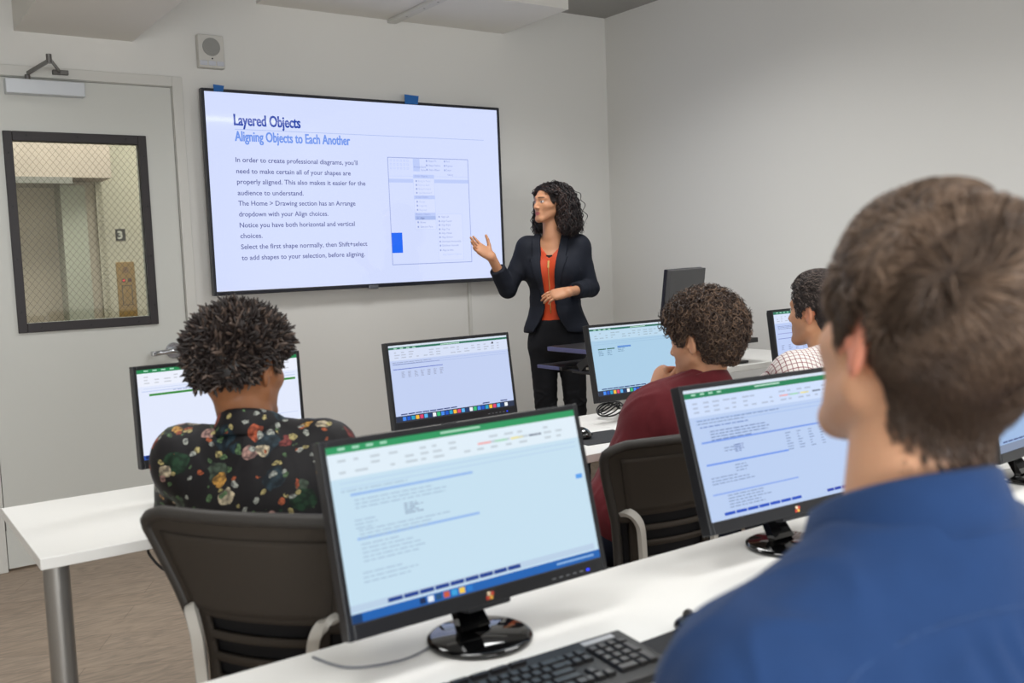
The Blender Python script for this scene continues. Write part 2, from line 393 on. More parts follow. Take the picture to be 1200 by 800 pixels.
def tv_mat(name, c, k=1.0): return mat('tv_' + name, (0.004, 0.004, 0.006, 1), 0.055, spec=0.5, emit=rgb(*c), estr=k)
def tv_back(): return tv_mat('background', (211, 221, 254))
b = MB(); ys = yf + 0.006
sx0, sx1, sz0, sz1 = X0 + bw - 0.002, X1 - bw + 0.002, 0.02, Z1 - bw + 0.002
b.quad((sx0, ys, sz0), (sx1, ys, sz0), (sx1, ys, sz1), (sx0, ys, sz1), 0)
TVM = [tv_back(), tv_mat('navy', (12, 60, 165)), tv_mat('blue', (112, 150, 235)), tv_mat('ink', (84, 90, 150)), tv_mat('rule', (168, 186, 235)), tv_mat('white', (214, 223, 253)), tv_mat('square', (38, 108, 245)), tv_mat('grey', (150, 165, 220)), tv_mat('pale', (188, 203, 248)), tv_mat('edge', (70, 90, 220)), tv_mat('faint', (178, 192, 238))]
def U(x): return x - 2.56
def V(z): return z - 1.265
yt = ys - 0.0008
put_text(b, 'Layered Objects', U(1.797), yt, V(2.155), 0.060, 1, width=0.370, bold=0.018); put_text(b, 'Layered Objects', U(1.7995), yt - 0.0003, V(2.155), 0.060, 1, width=0.370, bold=0.018)
put_text(b, 'Aligning Objects to Each Another', U(1.797), yt, V(2.073), 0.054, 2, width=0.663, bold=0.016); put_text(b, 'Aligning Objects to Each Another', U(1.799), yt - 0.0003, V(2.073), 0.054, 2, width=0.663, bold=0.016)
b.quad((U(1.80), yt, V(2.132)), (U(3.366), yt, V(2.132)), (U(3.366), yt, V(2.135)), (U(1.80), yt, V(2.135)), 4)
LINES = [("In order to create professional diagrams, you\u2019ll", 1.963, 0.706), ('need to make certain all of your shapes are', 1.904, 0.660), ('properly aligned. This also makes it easier for the', 1.8485, 0.749), ('audience to understand.', 1.790, 0.370),
         ('The Home > Drawing section has an Arrange', 1.735, 0.680), ('dropdown with your Align choices.', 1.678, 0.510), ('Notice you have both horizontal and vertical', 1.620, 0.669), ('choices.', 1.5635, 0.122), ('Select the first shape normally, then Shift+select', 1.5055, 0.742), ('to add shapes to your selection, before aligning.', 1.4475, 0.722)]
for s_, z, wd in LINES: put_text(b, s_, U(1.7945), yt, V(z), 0.0265, 3, width=wd, bold=0.010)
# the picture of a menu on the slide
def rect(x0, x1, z0, z1, mi, dy=0.0):
    y_ = yt - dy; b.quad((U(x0), y_, V(z0)), (U(x1), y_, V(z0)), (U(x1), y_, V(z1)), (U(x0), y_, V(z1)), mi)
def frame(x0, x1, z0, z1, t, mi, dy=0.0):
    rect(x0, x1, z0, z0 + t, mi, dy); rect(x0, x1, z1 - t, z1, mi, dy); rect(x0, x0 + t, z0, z1, mi, dy); rect(x1 - t, x1, z0, z1, mi, dy)
frame(2.692, 3.245, 1.389, 2.014, 0.004, 7)
rect(2.696, 3.241, 1.868, 1.889, 8); rect(2.696, 3.241, 1.905, 1.9065, 8)
rect(2.695, 2.766, 1.459, 1.577, 6)
rect(2.860, 2.905, 1.935, 2.008, 8)
rect(2.856, 3.0, 1.592, 1.915, 5, 0.0004); frame(2.856, 3.0, 1.592, 1.915, 0.0015, 8, 0.0006)
rect(3.008, 3.186, 1.406, 1.684, 5, 0.0004); frame(3.008, 3.186, 1.406, 1.684, 0.0015, 8, 0.0006)
for z in (1.900, 1.778, 1.676): rect(2.858, 2.998, z - 0.006, z + 0.016, 8, 0.0006)
rect(2.858, 2.998, 1.650, 1.672, 4, 0.0008)
for s_, x, z, m_ in (('Order Objects', 2.866, 1.902, 7), ('Group Objects', 2.866, 1.780, 7), ('Position Objects', 2.866, 1.678, 7), ('Bring to Front', 2.890, 1.873, 10), ('Send to Back', 2.890, 1.850, 10), ('Bring Forward', 2.890, 1.827, 10), ('Send Backward', 2.890, 1.804, 10), ('Group', 2.890, 1.752, 10), ('Ungroup', 2.890, 1.729, 10), ('Regroup', 2.890, 1.704, 10), ('Align', 2.892, 1.655, 3), ('Rotate', 2.892, 1.631, 7), ('Selection Pane', 2.892, 1.604, 7),
                     ('Align Left', 3.036, 1.662, 7), ('Align Center', 3.036, 1.636, 7), ('Align Right', 3.036, 1.613, 7), ('Align Top', 3.036, 1.588, 7), ('Align Middle', 3.036, 1.564, 7), ('Align Bottom', 3.036, 1.540, 7), ('Distribute Horizontally', 3.036, 1.514, 7), ('Distribute Vertically', 3.036, 1.490, 7), ('Align to Slide', 3.036, 1.462, 7), ('Align Selected Objects', 3.036, 1.436, 8),
                     ('Shape Fill', 2.965, 1.992, 7), ('Shape Outline', 2.965, 1.966, 7), ('Shape Effects', 2.965, 1.940, 7), ('Find', 3.088, 1.992, 7), ('Replace', 3.088, 1.966, 7), ('Select', 3.088, 1.940, 7), ('Editing', 3.095, 1.913, 7), ('Arrange', 2.862, 1.956, 7), ('Quick', 2.912, 1.956, 7), ('Styles', 2.912, 1.938, 7)):
    put_text(b, s_, U(x), yt - 0.0010, V(z), 0.0115, m_, sx=0.92)
for x, zs in ((2.872, (1.873, 1.85, 1.827, 1.804, 1.752, 1.729, 1.704, 1.655, 1.631, 1.604)), (3.018, (1.662, 1.636, 1.613, 1.588, 1.564, 1.540, 1.514, 1.49, 1.462)), (2.948, (1.992, 1.966, 1.94)), (3.072, (1.992, 1.966, 1.94))):
    for z in zs: rect(x, x + 0.009, z, z + 0.010, 7, 0.0010)
for i in range(6):
    for j in range(3): frame(2.708 + i * 0.022, 2.720 + i * 0.022, 1.945 + j * 0.022, 1.957 + j * 0.022, 0.002, 8)
b.build('screen', TVM, tv)

TAPE = mat('blue_tape', rgb(18, 96, 170), 0.6)
for (x0, x1, z0, z1, lab) in ((1.70, 1.748, 2.320, 2.356, 'blue tape scrap on the left end of the television top edge'), (2.822, 2.908, 2.322, 2.376, 'blue tape scrap right of centre on the television top edge')):
    xm = (x0 + x1) / 2
    m_ = MB(); pts = []
    m_.add([(x0 - xm, 0, 0), (x1 - xm, 0, 0.002), (x1 - xm + 0.006, -0.004, z1 - z0 - 0.004), (x0 - xm - 0.004, -0.006, z1 - z0), (x0 - xm, 0.0012, 0), (x1 - xm, 0.0012, 0.002), (x1 - xm + 0.006, -0.0028, z1 - z0 - 0.004), (x0 - xm - 0.004, -0.0048, z1 - z0)], [(0, 1, 2, 3), (7, 6, 5, 4), (0, 4, 5, 1), (1, 5, 6, 2), (2, 6, 7, 3), (3, 7, 4, 0)])
    tag(m_.build('tape_strip', TAPE, None, (xm, TVY - 0.0014, z0)), lab, 'tape', 'blue tape on the television')

cr_ = MB().box(-0.012, 0.012, -0.014, 0, 0, 1.17, bev=0.003).build('cable_raceway', TRIMM, None, (3.262, WY, 0.1)); tag(cr_, 'narrow white cable raceway running down the wall below the television', 'raceway')

# ------------------------------------------------------------------ desks
def desk(name, x0, x1, y0, y1, label, ztop=0.735, group='white classroom desks'):
    t = empty(name, ((x0 + x1) / 2, (y0 + y1) / 2, 0)); tag(t, label, 'desk', group)
    hx_, hy = (x1 - x0) / 2, (y1 - y0) / 2
    MB().box(-hx_, hx_, -hy, hy, ztop - 0.028, ztop, bev=0.002).build('tabletop', DESKW, t)
    for sx in (-1, 1):
        for sy in (-1, 1):
            px_, py_ = sx * (hx_ - (0.04 if sy < 0 else 0.66)), sy * (hy - 0.045)
            MB().cyl((px_, py_, 0.02), (px_, py_, ztop - 0.034), 0.03, n=28).cyl((px_, py_, 0), (px_, py_, 0.02), 0.034, n=28, mi=1).cyl((px_, py_, ztop - 0.034), (px_, py_, ztop - 0.028), 0.037, n=28).build('leg', [DKSTEEL, BLKP], t)
    return t
desk('classroom_desk', 0.352, 2.42, 2.494, 3.137, 'white front-row desk at left whose grey steel leg shows')
desk('classroom_desk', 2.424, 4.23, 2.494, 3.137, 'white front-row desk on the right under the curly-haired man')
desk('classroom_desk', 0.352, 2.296, 0.915, 1.55, 'nearest white desk with the big monitor and the keyboard')
desk('classroom_desk', 2.30, 3.7, 0.915, 1.55, 'white near-row desk at the right edge beyond the blue shirt')
desk('instructor_desk', 3.10, 4.25, 3.22, 3.80, 'white instructor desk near the right corner carrying the desk converter', 0.838, None)

# ------------------------------------------------------------------ monitors
def screen_mesh(w, h, kind, name, parent, M):
    """a display: one mesh, flat coloured areas for the picture on it"""
    mats = []; idx = {}
    def mi(c):
        if c not in idx: idx[c] = len(mats); mats.append(emat(*c))
        return idx[c]
    b = MB(); y0 = -0.0146
    def R(u0, v0, u1, v1, c, l=1):
        b.add([((u0 - .5) * w, y0 - l * 0.00025, (v0 - .5) * h), ((u1 - .5) * w, y0 - l * 0.00025, (v0 - .5) * h), ((u1 - .5) * w, y0 - l * 0.00025, (v1 - .5) * h), ((u0 - .5) * w, y0 - l * 0.00025, (v1 - .5) * h)], [(0, 1, 2, 3)], mi(c), False, M)
    r = random.Random(len(name) + sum(map(ord, kind)))
    base, pale, dim, green, rib = {'near': ((198, 224, 240), (182, 208, 234), (168, 192, 214), (46, 152, 96), (224, 238, 248)), 'mid': ((186, 206, 240), (158, 186, 234), (128, 148, 188), (26, 128, 84), (206, 222, 250)),
                              'mac': ((194, 208, 242), (168, 186, 232), (134, 146, 184), (36, 112, 88), (214, 224, 246)), 'floral': ((226, 233, 252), (196, 208, 240), (150, 164, 200), (34, 134, 80), (236, 240, 252)),
                              'curly': ((170, 205, 230), (152, 188, 220), (104, 136, 168), (34, 110, 92), (188, 216, 236)), 'plaid': ((190, 206, 244), (164, 184, 232), (116, 130, 176), (44, 120, 96), (214, 224, 248)), 'right': ((150, 180, 220), (140, 168, 208), (110, 135, 180), (30, 110, 80), (160, 188, 224))}[kind]
    navy = (28, 62, 140)
    R(0, 0, 1, 1, base, 0)
    mac = kind in ('mac', 'curly', 'mid')
    gt = 0.975 if mac else 1.0
    if mac: R(0, 0.975, 1, 1, (214, 226, 240))
    R(0, gt - (0.028 if kind in ('mac', 'curly') else 0.042), 1, gt, green)
    gb = gt - (0.028 if kind in ('mac', 'curly') else 0.042)
    R(0, gb - 0.145, 1, gb, rib)
    R(0.42, gt - 0.02, 0.58, gt - 0.01, (190, 230, 210), 2)
    for i in range(4): R(0.04 + i * 0.05, gt - 0.024, 0.065 + i * 0.05, gt - 0.010, (170, 220, 195), 2)
    for i in range(16):
        u = 0.03 + i * 0.058 + r.random() * 0.012
        for j in range(3):
            if r.random() < 0.75: R(u, gb - 0.05 - j * 0.034, u + 0.015 + r.random() * 0.03, gb - 0.037 - j * 0.034, tuple(int(c * 0.86) for c in rib), 2)
    for (u, c) in ((0.56, (240, 170, 170)), (0.63, (160, 215, 180)), (0.70, (235, 225, 150)), (0.78, (110, 120, 140))):
        if kind in ('near', 'mid', 'plaid'): R(u, gb - 0.085, u + 0.055, gb - 0.072, c, 2)
    R(0.03, gb - 0.175, 0.98, gb - 0.170, pale); R(0.03, gb - 0.205, 0.98, gb - 0.200, pale)
    def para(u, v, n, wmax, c=None, lh=0.022):
        for i in range(n):
            x = u; L = wmax * (0.55 + 0.45 * r.random())
            while x < u + L:
                k = 0.012 + r.random() * 0.03; R(x, v - i * lh, min(x + k, u + L), v - i * lh + 0.0075, c or dim, 2); x += k + 0.006
    if kind == 'near':
        R(0.06, 0.705, 0.52, 0.72, (150, 186, 236)); R(0.06, 0.45, 0.52, 0.465, (150, 186, 236))
        para(0.03, 0.735, 1, 0.3); para(0.07, 0.675, 3, 0.38); para(0.06, 0.56, 3, 0.1); para(0.24, 0.60, 5, 0.07, (142, 162, 186), 0.014); para(0.07, 0.50, 3, 0.42); para(0.07, 0.42, 5, 0.24, None, 0.024); para(0.06, 0.26, 3, 0.2, None, 0.026)
        R(0.955, 0.54, 0.985, 0.57, (90, 160, 235), 2)
        R(0, 0.0, 1, 0.052, (30, 98, 178)); R(0, 0.062, 0.98, 0.10, (186, 208, 230))
        for i in range(9): R(0.13 + i * 0.058, 0.068, 0.183 + i * 0.058, 0.092, navy, 2)
        for i in range(7): R(0.24 + i * 0.03, 0.010, 0.262 + i * 0.03, 0.044, ((20, 40, 80), (230, 240, 250), (40, 80, 120), (200, 90, 60), (60, 160, 220), (240, 200, 80), (40, 120, 200))[i], 3)
        R(0.0, 0.0, 0.035, 0.05, (20, 60, 110), 3); R(0.80, 0.02, 0.97, 0.032, (140, 180, 225), 3)
    elif kind == 'mid':
        R(0.04, 0.58, 0.80, 0.594, (120, 155, 232)); R(0.04, 0.41, 0.54, 0.424, (110, 150, 235)); R(0.04, 0.185, 0.56, 0.197, (140, 170, 236))
        para(0.04, 0.75, 2, 0.5); para(0.05, 0.70, 1, 0.35, (90, 120, 190)); para(0.1, 0.66, 4, 0.36, (110, 130, 178)); para(0.16, 0.52, 2, 0.07); para(0.22, 0.53, 4, 0.06, (90, 110, 170), 0.016)
        for cidx in range(4):
            for i in range(7): R(0.54 + cidx * 0.075, 0.55 - i * 0.022, 0.552 + cidx * 0.075 + r.random() * 0.03, 0.557 - i * 0.022, dim, 2)
        para(0.2, 0.38, 3, 0.09); para(0.05, 0.31, 3, 0.26); para(0.12, 0.165, 5, 0.34)
        for i in range(7): R(0.08 + i * 0.068, 0.028, 0.142 + i * 0.068, 0.05, (26, 76, 190), 2)
        for i in range(3): R(0.72 + i * 0.05, 0.028, 0.765 + i * 0.05, 0.05, (26, 60, 170), 2)
    elif kind in ('mac', 'curly', 'right'):
        if kind == 'mac':
            R(0.02, 0.745, 0.40, 0.752, (120, 130, 190)); para(0.02, 0.77, 2, 0.35); R(0.02, 0.68, 0.42, 0.69, (96, 116, 200))
            for i in range(7): para(0.08 + i * 0.052, 0.64, 5, 0.03, (150, 158, 186), 0.017)
            R(0.86, 0.90, 0.875, 0.925, (50, 50, 60), 3)
        elif kind == 'curly':
            R(0.06, 0.665, 0.14, 0.68, (24, 90, 70)); R(0.15, 0.665, 0.23, 0.68, (24, 90, 70)); para(0.06, 0.64, 4, 0.06, None, 0.02); para(0.15, 0.64, 4, 0.06, None, 0.02); R(0.26, 0.675, 0.40, 0.70, (90, 140, 215)); para(0.26, 0.66, 3, 0.1)
        for i in range(8): R(0.04 + i * 0.058, 0.088, 0.092 + i * 0.058, 0.102, (36, 56, 120), 2)
        for u0 in (0.72, 0.88): R(u0, 0.088, u0 + 0.06, 0.102, (36, 56, 120), 2)
        R(0, 0.0, 1, 0.075, (44, 54, 78) if kind != 'right' else (120, 134, 160))
        pal = [(70, 140, 240), (240, 245, 250), (90, 180, 240), (230, 90, 70), (250, 190, 60), (30, 90, 200), (60, 190, 120), (120, 60, 160), (30, 60, 110), (220, 70, 110), (40, 160, 200), (160, 110, 60)]
        if kind != 'right':
            for i in range(26): R(0.05 + i * 0.0345, 0.012, 0.05 + i * 0.0345 + 0.027, 0.062, pal[(i * 5 + i // 3) % 12], 3)
    elif kind == 'floral':
        R(0.06, 0.70, 0.98, 0.725, (60, 140, 60)); R(0.02, 0.75, 0.98, 0.76, pale); para(0.2, 0.74, 1, 0.7)
        for k in range(3): R(0.62, 0.30 - k * 0.1, 0.98, 0.306 - k * 0.1, pale)
        para(0.65, 0.34, 3, 0.25); R(0, 0.0, 1, 0.05, (40, 80, 170)); R(0.01, 0.008, 0.04, 0.042, (20, 40, 90), 2)
    elif kind == 'plaid':
        para(0.04, 0.76, 3, 0.6); R(0.03, 0.64, 0.9, 0.65, (140, 150, 210)); R(0.03, 0.56, 0.9, 0.57, (120, 135, 200))
        for i in range(5): para(0.06 + i * 0.1, 0.45, 4, 0.05)
        R(0, 0, 1, 0.05, (40, 70, 150))
    return b.build(name, mats, parent)

def monitor(name, x, y, zc, yaw, tilt, kind, label, w=0.52, h=0.317, base_y=None, zdesk=0.735, group='desktop monitors'):
    t = empty(name, (x, y if base_y is None else base_y, zdesk), yaw); tag(t, label, 'monitor', group)
    dy = y - (y if base_y is None else base_y); zr = zc - zdesk
    M = Matrix.Translation((0, dy, zr)) @ Matrix.Rotation(-tilt, 4, 'X')
    hw, hh = w / 2, h / 2
    b = MB(); bz = 0.011; bb = 0.026
    b.box(-hw, -hw + bz, -0.016, 0.012, -hh, hh, M=M, bev=0.002).box(hw - bz, hw, -0.016, 0.012, -hh, hh, M=M, bev=0.002).box(-hw + bz, hw - bz, -0.016, 0.012, hh - bz, hh, M=M, bev=0.002).box(-hw + bz, hw - bz, -0.016, 0.012, -hh, -hh + bb, M=M, bev=0.002)
    b.build('bezel', BEZ, t)
    MB().box(-hw + 0.006, hw - 0.006, -0.010, 0.022, -hh + 0.006, hh - 0.006, M=M, bev=0.006).box(-0.17, 0.17, 0.015, 0.045, -hh + 0.03, hh - 0.06, M=M, bev=0.012).build('rear_housing', BLKP, t)
    Ms = M @ Matrix.Translation((0, 0, (bb - bz) / 2))
    screen_mesh(w - 2 * bz, h - bz - bb, kind, 'screen', t, Ms)
    # stand
    p0 = M @ Vector((0, 0.03, -hh + 0.05))
    b = MB().ribbon([p0, (0, p0.y + 0.012, zr - hh * 0.9), (0, 0.045, 0.05), (0, 0.018, 0.012)], (1, 0, 0), [0.05, 0.05, 0.052, 0.062], 0.02)
    b.build('stand_neck', GLOSS, t)
    MB().lathe([(0.0, 0.014), (0.085, 0.011), (0.093, 0.008), (0.094, 0.003), (0.09, 0.0), (0.0, 0.0)], n=64).build('stand_base', GLOSS, t)
    LED = mat('blue_power_led', rgb(20, 40, 230), 0.3, emit=rgb(40, 70, 255), estr=1.0)
    MB().box(hw - 0.050, hw - 0.044, -0.0175, -0.0155, -hh + 0.008, -hh + 0.012, M=M).build('power_light', LED, t)
    b = MB()
    for i in range(5): b.box(hw - 0.13 + i * 0.016, hw - 0.122 + i * 0.016, -0.0168, -0.0155, -hh + 0.009, -hh + 0.011, M=M)
    b.build('button_marks', mat('grey_marks', rgb(120, 122, 128), 0.5), t)
    if kind in ('near', 'mid', 'right'):
        b = MB(); q = [((-0.007, -0.003), 0), ((0.0, -0.003), 1), ((-0.004, 0.004), 2), ((0.003, 0.003), 0)]
        for (px_, pz_), mi_ in q: b.box(px_, px_ + 0.0065, -0.0185, -0.0155, -hh + 0.009 + pz_, -hh + 0.0155 + pz_, M=M, mi=mi_, bev=0.0012)
        b.build('logo_badge', [mat('logo_red', rgb(200, 70, 50), 0.4), mat('logo_yellow', rgb(236, 180, 70), 0.4), mat('logo_cream', rgb(236, 214, 180), 0.4)], t)
        b = MB().box(-0.045, 0.045, -0.014, 0.012, -hh - 0.008, -hh + 0.002, M=M, bev=0.004); b.build('lower_lip', BEZ, t)
    return t
monitor('desktop_monitor', 0.885, 1.42, 0.961, 0.010, 0.241, 'near', 'largest monitor in front, green-topped spreadsheet, on the nearest desk', 0.535, 0.317, 1.405)
monitor('desktop_monitor', 1.707, 1.431, 0.960, -0.051, 0.29, 'mid', 'monitor left of the blue shirt man, in front of the burgundy shirt', base_y=1.40)
monitor('desktop_monitor', 0.941, 2.90, 0.987, 0.096, 0.05, 'floral', 'monitor behind the man in the floral shirt', 0.526, 0.295)
monitor('desktop_monitor', 1.756, 2.90, 0.986, 0.017, 0.137, 'mac', 'monitor standing alone in the front row below the television', 0.51, 0.295)
monitor('desktop_monitor', 2.70, 2.96, 0.968, -0.04, 0.19, 'curly', 'monitor left of the curly-haired man with a cable coil below it', 0.52, 0.312)
monitor('desktop_monitor', 3.68, 2.88, 0.968, 0.022, 0.132, 'plaid', 'monitor partly hidden by the man in the checked shirt')
monitor('desktop_monitor', 2.685, 1.36, 0.977, 0.064, 0.137, 'right', 'monitor cut off by the right edge behind the blue shirt man')

# instructor's screen, its back to the class
im = empty('instructor_monitor', (3.515, 3.50, 0.962), math.radians(23)); tag(im, 'dark grey back of a monitor rising behind the curly-haired man', 'monitor')
Mi = Matrix.Translation((0, 0.02, 0.2)) @ Matrix.Rotation(math.radians(7), 4, 'X')
GRB = mat('dark_grey_monitor_back', rgb(72, 72, 74), 0.5, spec=0.4)
MB().box(-0.23, 0.23, -0.022, 0.0, -0.155, 0.155, M=Mi, bev=0.003).build('rear_panel', GRB, im)
MB().box(-0.232, 0.232, 0.0, 0.016, -0.157, 0.157, M=Mi, bev=0.003).build('bezel', mat('blue_black_plastic', rgb(22, 23, 38), 0.35), im)
MB().box(-0.22, 0.22, 0.0155, 0.0165, -0.14, 0.147, M=Mi).build('screen', emat(150, 180, 220), im)
MB().ribbon([(0, 0.0, 0.2), (0, -0.045, 0.1), (0, -0.02, 0.008)], (1, 0, 0), 0.05, 0.016).build('stand_neck', BLKP, im)
MB().box(-0.11, 0.11, -0.1, 0.08, 0, 0.012, bev=0.005).build('stand_base', BLKP, im)

# sit-stand converter on the instructor desk
sc = empty('desk_converter', (3.25, 3.52, 0.839)); tag(sc, 'black sit-stand desk converter with lower keyboard tray in front of the woman', 'desk converter')
CONV = mat('charcoal_laminate', rgb(34, 33, 36), 0.4); CEDGE = mat('violet_grey_edge', rgb(92, 94, 140), 0.4)
b = MB().box(-0.37, 0.52, -0.26, 0.31, 0.098, 0.122, bev=0.002); b.build('platform', CONV, sc)
MB().box(-0.3725, -0.369, -0.258, 0.308, 0.100, 0.120, bev=0.001).build('platform_edge', CEDGE, sc)
MB().box(-0.37, 0.42, 0.20, 0.40, 0.008, 0.026, bev=0.002).build('keyboard_tray', CONV, sc)
MB().box(-0.3725, -0.369, 0.22, 0.398, 0.009, 0.025, bev=0.001).build('tray_edge', CEDGE, sc)
MB().box(-0.14, 0.46, -0.25, 0.26, 0.0, 0.012, bev=0.003).build('base_plate', CONV, sc)
for sx in (-0.35, 0.40):
    b = MB()
    b.ribbon([(sx, 0.09, 0.024), (sx, 0.065, 0.045), (sx, 0.01, 0.075), (sx, -0.07, 0.097)], (0, 1, 0.3), [0.05, 0.04, 0.035, 0.05], 0.008)
    b.ribbon([(sx + 0.012, -0.02, 0.022), (sx + 0.012, -0.03, 0.05), (sx + 0.012, -0.08, 0.08), (sx + 0.012, -0.14, 0.097)], (0, 1, 0.3), [0.03, 0.022, 0.022, 0.04], 0.008)
    b.box(sx - 0.006, sx + 0.02, -0.12, 0.14, 0.0, 0.013, bev=0.003)
    b.box(sx - 0.005, sx + 0.012, -0.16, 0.03, 0.085, 0.098, bev=0.003)
    for yy in (-0.1, -0.045): b.cyl((sx - 0.007, yy, 0.09), (sx - 0.004, yy, 0.09), 0.006, n=12, mi=1)
    b.build('lift_arm', [mat('graphite_metal', rgb(52, 51, 54), 0.4, 0.4), CHROME], sc)
for sx in (-0.34, 0.39): MB().box(sx, sx + 0.03, 0.06, 0.24, 0.004, 0.016, bev=0.003).build('tray_bracket', MATS['graphite_metal'], sc)

# ------------------------------------------------------------------ keyboard, mice, pads, cables
KEYP = mat('key_plastic', rgb(30, 30, 33), 0.28, spec=0.6)
kb = empty('computer_keyboard', (0.83, 1.165, 0.735), math.radians(-2)); tag(kb, 'black keyboard on the nearest desk in front of the largest monitor', 'keyboard')
Mk = Matrix.Rotation(math.radians(3.5), 4, 'X')
MB().box(-0.225, 0.225, -0.078, 0.078, 0.006, 0.021, M=Mk, bev=0.004).box(-0.2, 0.2, -0.076, -0.06, 0.0, 0.008, bev=0.002).box(-0.2, 0.2, 0.05, 0.07, 0.0, 0.014, bev=0.002).build('base', BLKP, kb)
def key_mesh(w, d):
    b = MB(); vs = []
    for (hw, hd, z) in ((w / 2, d / 2, 0), (w / 2 - 0.0008, d / 2 - 0.0008, 0.0035), (w / 2 - 0.0022, d / 2 - 0.002, 0.0062), (w / 2 - 0.004, d / 2 - 0.0036, 0.0057)):
        vs += [(-hw, -hd, z), (hw, -hd, z), (hw, hd, z), (-hw, hd, z)]
    fs = [(i * 4 + j, i * 4 + (j + 1) % 4, i * 4 + 4 + (j + 1) % 4, i * 4 + 4 + j) for i in range(3) for j in range(4)] + [(12, 13, 14, 15)]
    b.add(vs, fs); return b
KM = {}
def key(x, y, w=0.0175, d=0.0175):
    k = (round(w, 4), round(d, 4)); p = Mk @ Vector((x, y, 0.0205))
    if k not in KM:
        o = key_mesh(w, d).build('key', KEYP, kb); KM[k] = o
    else:
        o = KM[k].copy(); COL.objects.link(o); o.parent = kb
    o.location = p; o.rotation_euler = (math.radians(3.5), 0, 0)
P = 0.0192
for r_ in range(5):
    y = 0.036 - r_ * P
    lay = {0: [1] * 13 + [2], 1: [1.5] + [1] * 12 + [1.5], 2: [1.75] + [1] * 11 + [2.25], 3: [2.25] + [1] * 10 + [2.75], 4: [1.5, 1.25, 1.25, 6, 1.25, 1.25, 1.25, 1.25]}[r_]
    x = -0.217
    for k in lay:
        key(x + k * P / 2, y, k * P - 0.0017); x += k * P
    xx = 0.062
    for c in range(3):
        if r_ in (0, 1) or (r_ == 4) or (r_ == 3 and c == 1): key(xx + (c + 0.5) * P, y)
    xx = 0.128
    for c in range(4):
        if c == 3 and r_ in (2, 4): continue
        if c == 1 and r_ == 4: continue
        if c == 0 and r_ == 4: key(xx + P, y, 2 * P - 0.0017); continue
        if c == 3 and r_ in (1, 3): key(xx + 3.5 * P, y - P / 2, 0.0175, 2 * P - 0.0017); continue
        key(xx + (c + 0.5) * P, y)
for i in range(7): key(-0.205 + i * 0.0355, 0.063, 0.03, 0.011)
MB().box(0.135, 0.2, 0.055, 0.068, 0.021, 0.0222, M=Mk, bev=0.0004).build('indicator_panel', mat('pale_grey_plastic', rgb(170, 172, 176), 0.35), kb)

PADM = mat('mouse_pad_cloth', rgb(40, 41, 44), 0.85, bump=(900, 0.2))
def mouse(x, y, z, rz, label):
    t = empty('computer_mouse', (x, y, z), rz); tag(t, label, 'mouse', 'computer mice')
    b = bmesh.new(); bmesh.ops.create_uvsphere(b, u_segments=28, v_segments=16, radius=1)
    for v in b.verts:
        yy = v.co.y; v.co = Vector((v.co.x * 0.031 * (1 - 0.12 * yy), yy * 0.055, max(v.co.z, -0.25) * 0.030 * (1 - 0.25 * max(0, yy)) + 0.0085))
    m_ = MB(); m_.bm(b, 0, True); m_.build('shell', GLOSS, t)
    MB().cyl((-0.004, 0.028, 0.030), (0.004, 0.028, 0.030), 0.009, n=20).build('scroll_wheel', DKM, t)
    b = MB().ribbon([(-0.0315, 0.03, 0.012), (-0.034, 0.0, 0.014), (-0.0315, -0.03, 0.012)], (0, 0, 1), 0.006, 0.003).ribbon([(0.0285, 0.03, 0.012), (0.034, 0.0, 0.014), (0.0315, -0.03, 0.012)], (0, 0, 1), 0.006, 0.003)
    b.build('silver_side_band', CHROME, t)
    return t
def pad(x, y, w, d, rz, label):
    tag(MB().box(-w / 2, w / 2, -d / 2, d / 2, 0, 0.003, bev=0.001).build('mouse_pad', PADM, None, (x, y, 0.7351), (0, 0, rz)), label, 'mouse pad', 'mouse pads')
pad(1.19, 1.115, 0.23, 0.19, 0.02, 'black mouse pad beside the keyboard on the nearest desk')
mouse(1.195, 1.165, 0.7381, 0.5, 'black mouse on the pad beside the blue sleeve')
pad(2.26, 2.70, 0.24, 0.20, -0.12, 'black mouse pad by the burgundy sleeve on the front-row desk')
mouse(2.205, 2.745, 0.7381, -0.25, 'black mouse with silver band on the front-row desk')

def smooth_path(pts, n=8):
    pts = [Vector(p) for p in pts]; out = []
    for i in range(len(pts) - 1):
        p0, p1, p2, p3 = pts[max(i - 1, 0)], pts[i], pts[i + 1], pts[min(i + 2, len(pts) - 1)]
        for k in range(n):
            t = k / n; out.append(0.5 * ((2 * p1) + (p2 - p0) * t + (2 * p0 - 5 * p1 + 4 * p2 - p3) * t * t + (3 * p1 - p0 - 3 * p2 + p3) * t ** 3))
    out.append(pts[-1]); return out
# coil of cable under the curly man's monitor
cc = []
for i in range(56):
    a = i * 0.42; cc.append(((0.052 + 0.016 * math.sin(i * 0.13)) * math.cos(a) - 0.02, 0.035 * math.sin(a), 0.03 + 0.022 * math.sin(a * 1.0 + i * 0.05) + 0.0002 * i))
cc = [(-0.045, 0.045, 0.135), (-0.05, 0.03, 0.09)] + cc + [(0.1, 0.03, 0.03), (0.19, 0.06, 0.05), (0.26, 0.05, 0.02)]
tag(MB().tube(smooth_path(cc, 3), 0.0032, n=6).build('cable_coil', BLKP, None, (2.60, 3.02, 0.7355)), 'loose coil of black cable under the monitor left of the curly-haired man', 'cable')
pts = smooth_path([(0, 0, 0.0), (-0.02, -0.03, 0.0), (-0.09, -0.05, 0.0), (-0.17, -0.02, 0.0), (-0.2, 0.06, 0)])
tag(MB().tube(pts, 0.0022, n=6).build('monitor_cable', mat('grey_cable', rgb(130, 132, 138), 0.5), None, (0.82, 1.46, 0.7378)), 'thin grey cable on the desk behind the largest monitor', 'cable')
